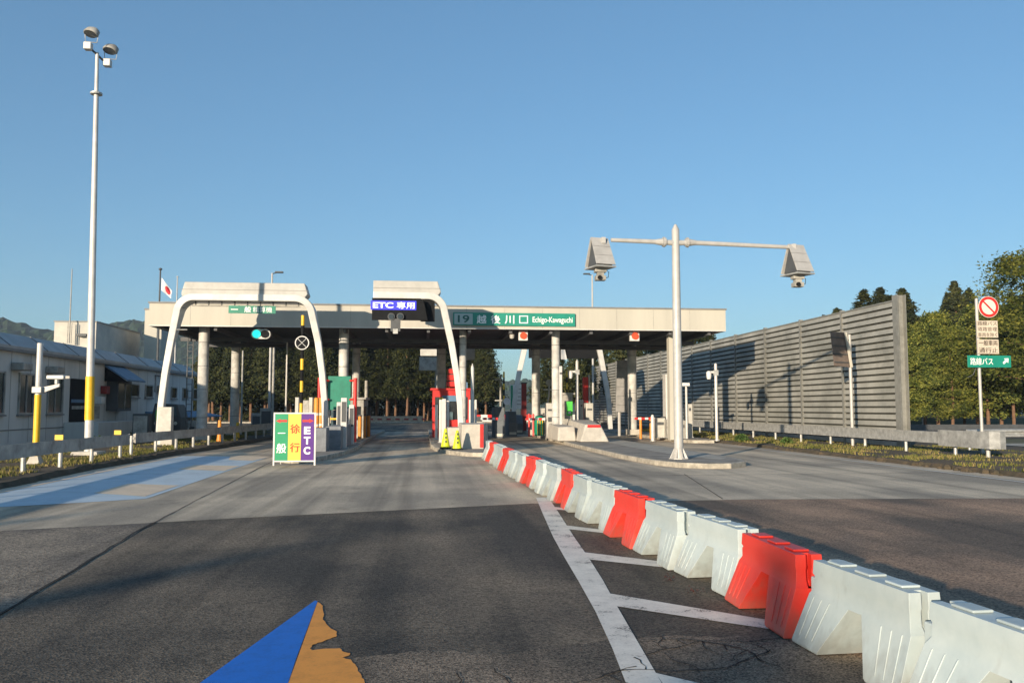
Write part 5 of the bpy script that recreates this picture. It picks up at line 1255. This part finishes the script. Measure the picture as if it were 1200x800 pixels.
MB().box(OX+.001, OX+.02, y0, y1, .78, .82).build('wall_band', 'office_trim', of)
def wx(px): return onX(px, 478, OX)[0]
def window(pa, pb, zlo, zhi, m='glass', mull=1):
    a, c = wx(pa), wx(pb)
    f = MB(); e = .07
    f.box(OX+.002, OX+.07, a, c, zhi-e, zhi); f.box(OX+.002, OX+.07, a, c, zlo, zlo+e); f.box(OX+.002, OX+.07, a, a+e, zlo+e+.001, zhi-e-.001); f.box(OX+.002, OX+.07, c-e, c, zlo+e+.001, zhi-e-.001)
    for k in range(mull): 
        q = a+(c-a)*(k+1)/(mull+1); f.box(OX+.002, OX+.055, q-.025, q+.025, zlo+e+.001, zhi-e-.001)
    w_ = f.build('window', 'galv_dull', of)
    MB().box(OX+.003, OX+.02, a+e+.001, c-e-.001, zlo+e+.001, zhi-e-.001).build('pane', m, w_)
    MB().box(OX+.002, OX+.12, a-.05, c+.05, zlo-.06, zlo-.002).build('sill', 'office_trim', w_)
window(-14, 3.5, 1.4, 3.05); window(20, 38, 1.4, 3.05); window(54, 72, 1.4, 3.05)
for pa, pb in ((151.5, 161.5), (169, 177.5), (199.5, 206), (213, 219), (225, 230.5)): window(pa, pb, 2.25, 3.0, mull=0)
# entrance recess
a, c = wx(81), wx(102)
dr = MB().box(OX+.003, OX+.03, a, c, 1.02, 3.0).build('entrance', 'black', of)
MB().box(OX+.032, OX+.06, a+.1, c-.1, 1.9, 2.05).build('notice', 'blue_cloth', dr); MB().box(OX+.032, OX+.05, a+.2, c-.3, 1.6, 1.75).build('handle_bar', 'galv_dull', dr)
MB().box(OX+.01, OX+1.5, wx(75), wx(139), .1, 1.0).build('platform', 'office_wall', of)
# bay window and awning
a, c = wx(124), wx(141)
by = MB().box(OX+.003, OX+.55, a, c, 1.5, 3.05).build('bay_window', 'steel_dark', of); MB().box(OX+.552, OX+.56, a+.1, c-.1, 1.65, 2.9).build('pane', 'glass', by); MB().box(OX+.561, OX+.58, (a+c)/2-.04, (a+c)/2+.04, 1.6, 2.95).build('mullion', 'galv_dull', by)
MB().prismY([(OX+.01, 3.75), (OX+1.15, 3.0), (OX+1.15, 3.08), (OX+.01, 3.85)], a-.4, c+.3).build('awning', 'blue_cloth', of)
MB().prismY([(OX+.01, 3.72), (OX+.01, 3.0), (OX+1.12, 2.98)], a-.36, a-.32).build('awning_side', 'black', of)
for pa in (10, 51):
    a = wx(pa); MB().box(OX+.01, OX+.5, a, a+.8, 3.12, 3.42).build('vent_hood', 'galv_dull', of, bevel=.04)
b = MB(); a = wx(103); 
MB().box(OX+.005, OX+.04, wx(106), wx(116), 1.15, 1.75).build('notice_board', 'galv_dull', of)
MB().box(OX+.01, OX+.3, wx(116.5), wx(121), 2.35, 2.75).build('alarm_lamp', 'dark_red', of, bevel=.03)
MB().box(OX+.01, OX+.35, wx(110), wx(114.5), 1.85, 2.2).build('meter_box', 'white', of, bevel=.03)
b = MB(); q = wx(180); b.tube([(OX+.05, q, 2.6), (OX+.05, q, 3.6), (OX+.05, q+1.5, 3.6)], .04, 6); b.tube([(OX+.05, q+1.2, .3), (OX+.05, q+1.2, 3.6)], .04, 6); b.build('pipe', 'office_trim', of)
MB().box(OX+.02, OX+.22, q+.5, q+1.4, 2.55, 3.0).build('meter_box', 'galv_dull', of)
MB().prismY([(OX+.01, 1.35), (OX+1.6, 1.05), (OX+1.6, 1.12), (OX+.01, 1.45)], wx(170), wx(233)).build('lean_to_roof', 'blue_cloth', of)
for pa in (175, 200, 230): MB().cyl(OX+1.5, wx(pa), 0, 1.06, .04, n=8).build('lean_to_post', 'galv_dull', of)
# rooftop blocks
for px0, px1, pxs_, py0, y, d, lab, nm in ((64, 113, 137, 377, 60.5, 9, 'weathered cream plant room on the office roof', 'roof_block'),):
    xa_, zt = onY(px0, py0, y); xb_, _ = onY(px1, py0, y); pr = thing('plant_room', lab, 'building', ((xa_+xb_)/2, y, 4.0))
    MB().box(xa_, xb_, y, y+d, 3.0, zt).build('wall', 'cream_dirty', pr)
    MB().box(xa_-.05, xb_+.05, y-.05, y+d+.05, zt+.002, zt+.08).build('parapet_cap', 'office_trim', pr)
    xo, zo = onY(90, 391, y-.3); xo2, zo2 = onY(102, 394, y-.3); MB().box(xo, xo2, y-.5, y-.002, zo2, zo).build('duct_hood', 'steel_dark', pr)
y = 66; xa_, zt = onY(170, 363, y); xb_, _ = onY(190, 363, y)
pr = thing('stair_tower', 'narrow cream tower block behind the left end of the canopy', 'building', ((xa_+xb_)/2, y, 0)); MB().box(xa_, xb_, y, y+4, 0, zt).build('wall', 'cream', pr); MB().box(xa_-.05, xb_+.05, y-.05, y+4.05, zt+.002, zt+.12).build('parapet_cap', 'office_trim', pr)
# masts
def mast(label, px, pt, pb, y, r, nm='mast', m='pole', tip=None):
    x = P(px, y); x, zt = onY(px, pt, y); zb_ = onY(px, pb, y)[1] if pb else 0
    t = thing(nm, label, 'mast', (x, y, zb_)); MB().cyl(x, y, zb_, zt, r, r*.6, n=8).build('shaft', m, t); return t, x, zt
t, x, zt = mast('thin lattice-like aerial on the weathered rooftop block', 84.5, 315, 402, 60, .05, 'aerial_mast', 'galv_dull')
for s in (-.12, .12): MB().cyl(x+s, 60, onY(84, 402, 60)[1], onY(84, 378, 60)[1], .03, n=6).build('stay', 'galv_dull', t)
t, x, zt = mast('flagpole with a ball finial flying a limp flag', 188, 317, None, 62, .09, 'flagpole', 'steel_dark')
MB().lathe(x, 62, [(.02, zt), (.12, zt+.06), (.12, zt+.14), (.02, zt+.2)]).build('finial', 'steel_dark', t)
fl = thing('flag', 'limp white flag with a red disc on the flagpole', 'flag', (x, 62, zt-1.5))
b = MB(); fr_ = MB(); nx, nz = 12, 8
def fp(u, v): return (x+.1+u*.72, 62-.16*math.sin(u*6+v*2)*u, zt-.5-v*.9*(1-.4*u)-u*.95)
b.add([fp(i/nx, j/nz) for j in range(nz+1) for i in range(nx+1)], [(j*(nx+1)+i, j*(nx+1)+i+1, (j+1)*(nx+1)+i+1, (j+1)*(nx+1)+i) for j in range(nz) for i in range(nx)])
b.build('cloth', 'flag_white', fl)
n = 16; pts_ = [fp(.62+.26*math.cos(2*math.pi*k/n), .5+.36*math.sin(2*math.pi*k/n)) for k in range(n)]
pts_ = [(p[0], p[1]-.02, p[2]) for p in pts_]; b = MB(); b.add(pts_+[tuple(sum(p[i] for p in pts_)/n-(.03 if i == 1 else 0) for i in range(3))], [(k, (k+1) % n, n) for k in range(n)]); b.build('red_disc', 'flag_red', fl)
t, x, zt = mast('second thin white pole right of the flagpole', 208, 325, None, 60, .06, 'flagpole', 'pole')
MB().lathe(x, 60, [(.02, zt), (.09, zt+.05), (.02, zt+.1)]).build('finial', 'white', t)
for px, py, y, lab, s in ((319, 320, 60, 'street lamp rising above the canopy behind the general lane arch', 1), (694, 322, 70, 'slim street lamp rising above the canopy right of the name board', -1)):
    x, zt = onY(px, py, y); t = thing('street_lamp', lab, 'street lamp', (x, y, 0), 'street lamps behind the canopy'); MB().cyl(x, y, 0, zt, .10, .06, n=10).build('pole', 'pole', t, smooth=True); MB().tube([(x, y, zt-.05), (x+s*.35, y, zt+.05)], .04, 6).build('arm', 'steel_dark', t); MB().box(min(x+s*.2, x+s*.75), max(x+s*.2, x+s*.75), y-.15, y+.15, zt+.02, zt+.12).build('lamp_head', 'steel_dark', t, bevel=.02)
# tall floodlight mast
y = 29.2; x = P(105, y); x, zt = onY(114, 62, y); xb0 = onY(104, 527, y)[0]
t = thing('floodlight_mast', 'very tall white floodlight mast with a yellow band behind the guardrail', 'floodlight mast', (xb0, y, .1))
def mx(z): return xb0+(x-xb0)*max(0, z)/zt*1.0
def leaning(z0_, z1_, r0, r1, m, nm, parent=t, n=16):
    return MB().tube([(mx(z0_), y, z0_), (mx(z1_), y, z1_)], r0, n, r1).build(nm, m, parent, smooth=True)
zf = onY(113, 110, y)[1]; zy0, zy1 = onY(105, 492, y)[1], onY(105, 441, y)[1]
leaning(.12, zf, .135, .075, 'pole_white', 'lower_pole'); leaning(zf, zt, .065, .055, 'pole_white', 'upper_pole'); leaning(zy0, zy1, .142, .136, 'yellow', 'yellow_band')
MB().cyl(mx(zf), y, zf-.03, zf+.03, .19, n=16).build('flange', 'galv', t)
MB().loft([[(mx(.1)-.45, y-.45, .10), (mx(.1)+.45, y-.45, .10), (mx(.1)+.45, y+.45, .10), (mx(.1)-.45, y+.45, .10)], [(mx(.1)-.38, y-.38, .25), (mx(.1)+.38, y-.38, .25), (mx(.1)+.38, y+.38, .25), (mx(.1)-.38, y+.38, .25)]]).build('footing', 'block', t)
MB().tube([(mx(zt)-.22, y-.25, zt+.12), (mx(zt)+.28, y+.3, zt-.32)], .035, 6).build('crossbar', 'steel_dark', t)
for (dx, dy, dz, tl_) in ((-.12, -.2, .62, 1), (.35, .25, .25, -1)):
    cx_, cy_, cz_ = mx(zt)+dx, y+dy, zt+dz
    rot = Matrix.Rotation(R(-35), 4, 'X') @ Matrix.Rotation(R(14), 4, 'Y')
    def ringp(r, zz_, n=16, sq=1.25): return [tuple(Vector((cx_, cy_, cz_))+(rot @ Vector((math.cos(2*math.pi*k/n)*r*sq, math.sin(2*math.pi*k/n)*r*.8, zz_)))) for k in range(n)]
    fl_ = MB().loft([ringp(.19, -.12), ringp(.21, -.07), ringp(.19, .08), ringp(.09, .20)]).build('floodlight', 'galv_dull', t, smooth=True)
    MB().loft([ringp(.175, -.132), ringp(.175, -.121)]).build('lens', 'glass', fl_)
    MB().tube([(cx_-.22, cy_, cz_), (cx_-.20, cy_, cz_-.34), (cx_+.17, cy_, cz_-.36), (cx_+.22, cy_, cz_)], .018, 6).build('yoke', 'galv', fl_)
    MB().box(cx_-.22, cx_+.02, cy_-.12, cy_+.12, cz_-.62, cz_-.38).build('ballast_box', 'white', fl_, bevel=.02)
# characters on the yellow band: small vertical marks
for k in range(6):
    z = zy1-.2-k*.22; text('注意徐行落雪'[k], mx(z)-.055, mx(z)+.055, y-.163, z-.075, z+.075, 'char_dark', t, bold=.02) if False else None
# short post with traffic sensor
y = 24.6; x = onY(44, 478, y)[0]
t = thing('sensor_pole', 'short pole with yellow lower half and a side arm sensor behind the guardrail', 'sensor pole', (x, y, .1))
zt = onY(44, 402, y)[1]; zm = onY(44, 458, y)[1]
MB().cyl(x, y, .35, zm-.1, .085, n=14).build('yellow_sleeve', 'yellow', t, smooth=True); MB().cyl(x, y, zm-.1, zt, .075, n=14).build('pole', 'pole_white', t, smooth=True)
MB().loft([[(x-.2, y-.2, .05), (x+.2, y-.2, .05), (x+.2, y+.2, .05), (x-.2, y+.2, .05)], [(x-.1, y-.1, .35), (x+.1, y-.1, .35), (x+.1, y+.1, .35), (x-.1, y+.1, .35)]]).build('base', 'block', t)
MB().box(x-.13, x+.13, y-.12, y+.12, zm-.06, zm+.12).build('clamp', 'galv', t, bevel=.02)
xe, ze = onY(70, 452, y); MB().prismY([(x+.1, zm+.1), (x+.1, zm-.06), (xe, ze-.02), (xe, ze+.06)], y-.03, y+.03).build('arm', 'pole', t)
MB().cyl(xe-.08, y, ze+.05, ze+.18, .06, n=10).build('stem', 'galv', t); MB().box(xe-.32, xe+.14, y-.12, y+.12, ze+.18, ze+.29).build('sensor_head', 'white', t, bevel=.03); MB().box(xe+.15, xe+.27, y-.06, y+.06, ze+.2, ze+.27).build('sensor_nose', 'galv_dull', t)
# small parked truck with dark cab
tx, ty = -13.6, 47.0
t = thing('small_truck', 'small dark parked truck cab between the office wall and the guardrail', 'truck', (tx, ty, .1))
MB().prismY([(tx-.75, .45), (tx+.75, .45), (tx+.75, 1.15), (tx+.55, 1.85), (tx-.6, 1.9), (tx-.75, 1.15)], ty, ty+1.5).build('cab', 'steel_dark', t, bevel=.05)
MB().add([(tx-.6, ty-.005, 1.2), (tx+.6, ty-.005, 1.2), (tx+.5, ty-.005, 1.75), (tx-.52, ty-.005, 1.78)], [(0, 1, 2, 3)]).build('windscreen', 'glass_blue', t)
MB().box(tx-.72, tx+.72, ty+1.52, ty+3.3, .6, .95).build('bed', 'galv_dull', t)
for a_, c_ in ((-.62, .2), (.62, .2), (-.62, 2.5), (.62, 2.5)):
    MB().prismX([(ty+.3+c_+math.cos(k*.5236)*.28, .38+math.sin(k*.5236)*.28) for k in range(12)], tx+a_-.08, tx+a_+.08).build('wheel', 'tyre', t)
for s in (-.5, .5): MB().discY(tx+s, ty-.03, ty-.002, .85, .09, 12).build('headlight', 'sign_white', t)
# small cabinets in the verge
for i, (px, py, y, w_, h_, lab) in enumerate(((165, 492, 40, .7, 1.3, 'dark utility cabinet beside the parked truck'), (188, 487, 46, .5, 1.6, 'grey utility box behind the control box of the arch'))):
    x = P(px, y); t = thing('utility_cabinet', lab, 'cabinet', (x, y, .1)); MB().box(x-w_/2, x+w_/2, y, y+.5, .1, .1+h_).build('body', 'steel_dark' if i == 0 else 'galv_dull', t, bevel=.02); MB().box(x-w_/2+.05, x+w_/2-.05, y-.012, y-.002, .25, h_).build('door', 'galv_dull', t)
x = P(186, 38); t = thing('green_net', 'bright green rolled cover behind the foot of the general lane arch', 'cover', (x, 38, .9)); MB().lathe(x, 38.5, [(.1, 1.0), (.25, 1.1), (.27, 1.5), (.2, 1.62), (.05, 1.66)]).build('roll', 'bright_green', t, smooth=True); MB().cyl(x, 38.5, .1, 1.0, .05, n=8).build('stand', 'galv', t)
# ladder rack & pipe by first column
x = P(221, 44); t = thing('ladder_rack', 'dark vertical cable ladder beside the first round column', 'ladder', (x, 44, .1))
for s in (-.13, .13): MB().box(x+s-.02, x+s+.02, 44, 44.05, .1, 5.3).build('rail', 'steel_dark', t)
for k in range(14): MB().box(x-.109, x+.109, 44.01, 44.04, .5+k*.33, .53+k*.33).build('rung', 'steel_dark', t)
x = P(237, 42.4); t = thing('slim_pole', 'grey downpipe with a curved foot left of the first round column', 'pole', (x, 42.4, .1)); MB().tube([(x+.0, 42.4, 5.3), (x, 42.4, 1.7), (x-.18, 42.4, 1.2), (x-.2, 42.4, .1)], .07, 10).build('shaft', 'galv_dull', t, smooth=True); MB().box(x-.35, x-.05, 42.3, 42.5, .1, .16).build('base', 'galv', t)
for px, y, m, lab, h_ in ((258, 40, 'orange', 'brown-orange marker post next to the first round column', 1.1), (279, 44, 'yellow', 'yellow cone-like marker between the round columns on the office side', .95)):
    x = P(px, y); t = thing('marker_post', lab, 'marker', (x, y, .1)); MB().lathe(x, y, [(.14, .1), (.10, .4), (.07, h_)]).build('post', m, t, smooth=True); MB().cyl(x, y, .1, .14, .2, n=12).build('base', 'black', t)
for px, y, py0, w_, lab in ((303, 62, 484, 1.0, 'grey equipment cabinet far under the canopy'), (312, 58, 478, .8, 'pale equipment cabinet far under the canopy beside the grey pole')):
    x = P(px, y); t = thing('machine_cabinet', lab, 'cabinet', (x, y, 0)); MB().box(x-w_/2, x+w_/2, y, y+.6, 0, Z(py0, y)).build('body', 'galv_dull', t, bevel=.02); MB().box(x-w_/2+.1, x+w_/2-.1, y-.012, y-.002, .3, Z(py0, y)-.2).build('door', 'steel_dark', t)

# ================================================================== RIGHT BACKGROUND: car park bands and white fence
struct('car_park', MB().sheet([(26, 44), (90, 44), (90, 62), (26, 62)], 0.01), 'asphalt_far')
struct('car_park_strip', MB().sheet([(26, 66), (90, 66), (90, 74), (26, 74)], 0.01), 'asphalt_far')
struct('footpath', MB().sheet([(20.5, 33), (70, 36), (70, 40), (20.5, 37)], 0.01), 'island_light')
struct('embankment', MB().loft([[(30, 76, -.02), (110, 76, -.02), (110, 84, 1.15), (30, 84, 1.15)], [(30, 110, -.02), (110, 110, -.02), (110, 109.9, 1.1), (30, 109.9, 1.1)]]), 'ground')
t = thing('fence', 'white pipe fence at the back of the car park under the trees', 'fence', (45, 83, 1.1))
for z in (1.55, 1.95): MB().tube([(36, 83.5, z), (66, 83.5, z)], .05, 6).build('rail', 'white', t)
for k in range(16): MB().box(36+k*2-.06, 36+k*2+.06, 83.45, 83.55, 1.0, 2.2).build('post', 'white', t)
t = thing('guardrail', 'pale guardrail across the car park behind the tree trunks', 'guardrail', (40, 75, 0), 'guardrails')
MB().box(27, 80, 75, 75.06, .75, 1.1).build('rail', 'cream', t)
for k in range(18): MB().cyl(28+k*3, 75.15, 0, .9, .07, n=8).build('post', 'galv', t)
t = thing('guardrail', 'dark grey guardrail in front of the car park trees', 'guardrail', (40, 52, 0), 'guardrails')
MB().box(23, 70, 52, 52.06, .25, .6).build('rail', 'steel_dark', t)
for k in range(15): MB().cyl(24+k*3, 52.15, 0, .5, .07, n=8).build('post', 'steel_dark', t)

# ================================================================== HAZE
hb = MB().box(-1450, 1450, -400, 1450, -3.2, 165).build('haze', 'white')
hm = bpy.data.materials.new('haze'); hm.use_nodes = True; n = hm.node_tree; n.nodes.clear()
pv = n.nodes.new('ShaderNodeVolumePrincipled'); pv.inputs['Color'].default_value = (0.68, 0.82, 1.0, 1); pv.inputs['Density'].default_value = 0.0002
om = n.nodes.new('ShaderNodeOutputMaterial'); n.links.new(pv.outputs[0], om.inputs['Volume'])
hb.data.materials.clear(); hb.data.materials.append(hm); hb['kind'] = 'stuff'; hb['label'] = 'thin pale morning haze filling the air over the plaza'; hb['category'] = 'haze'
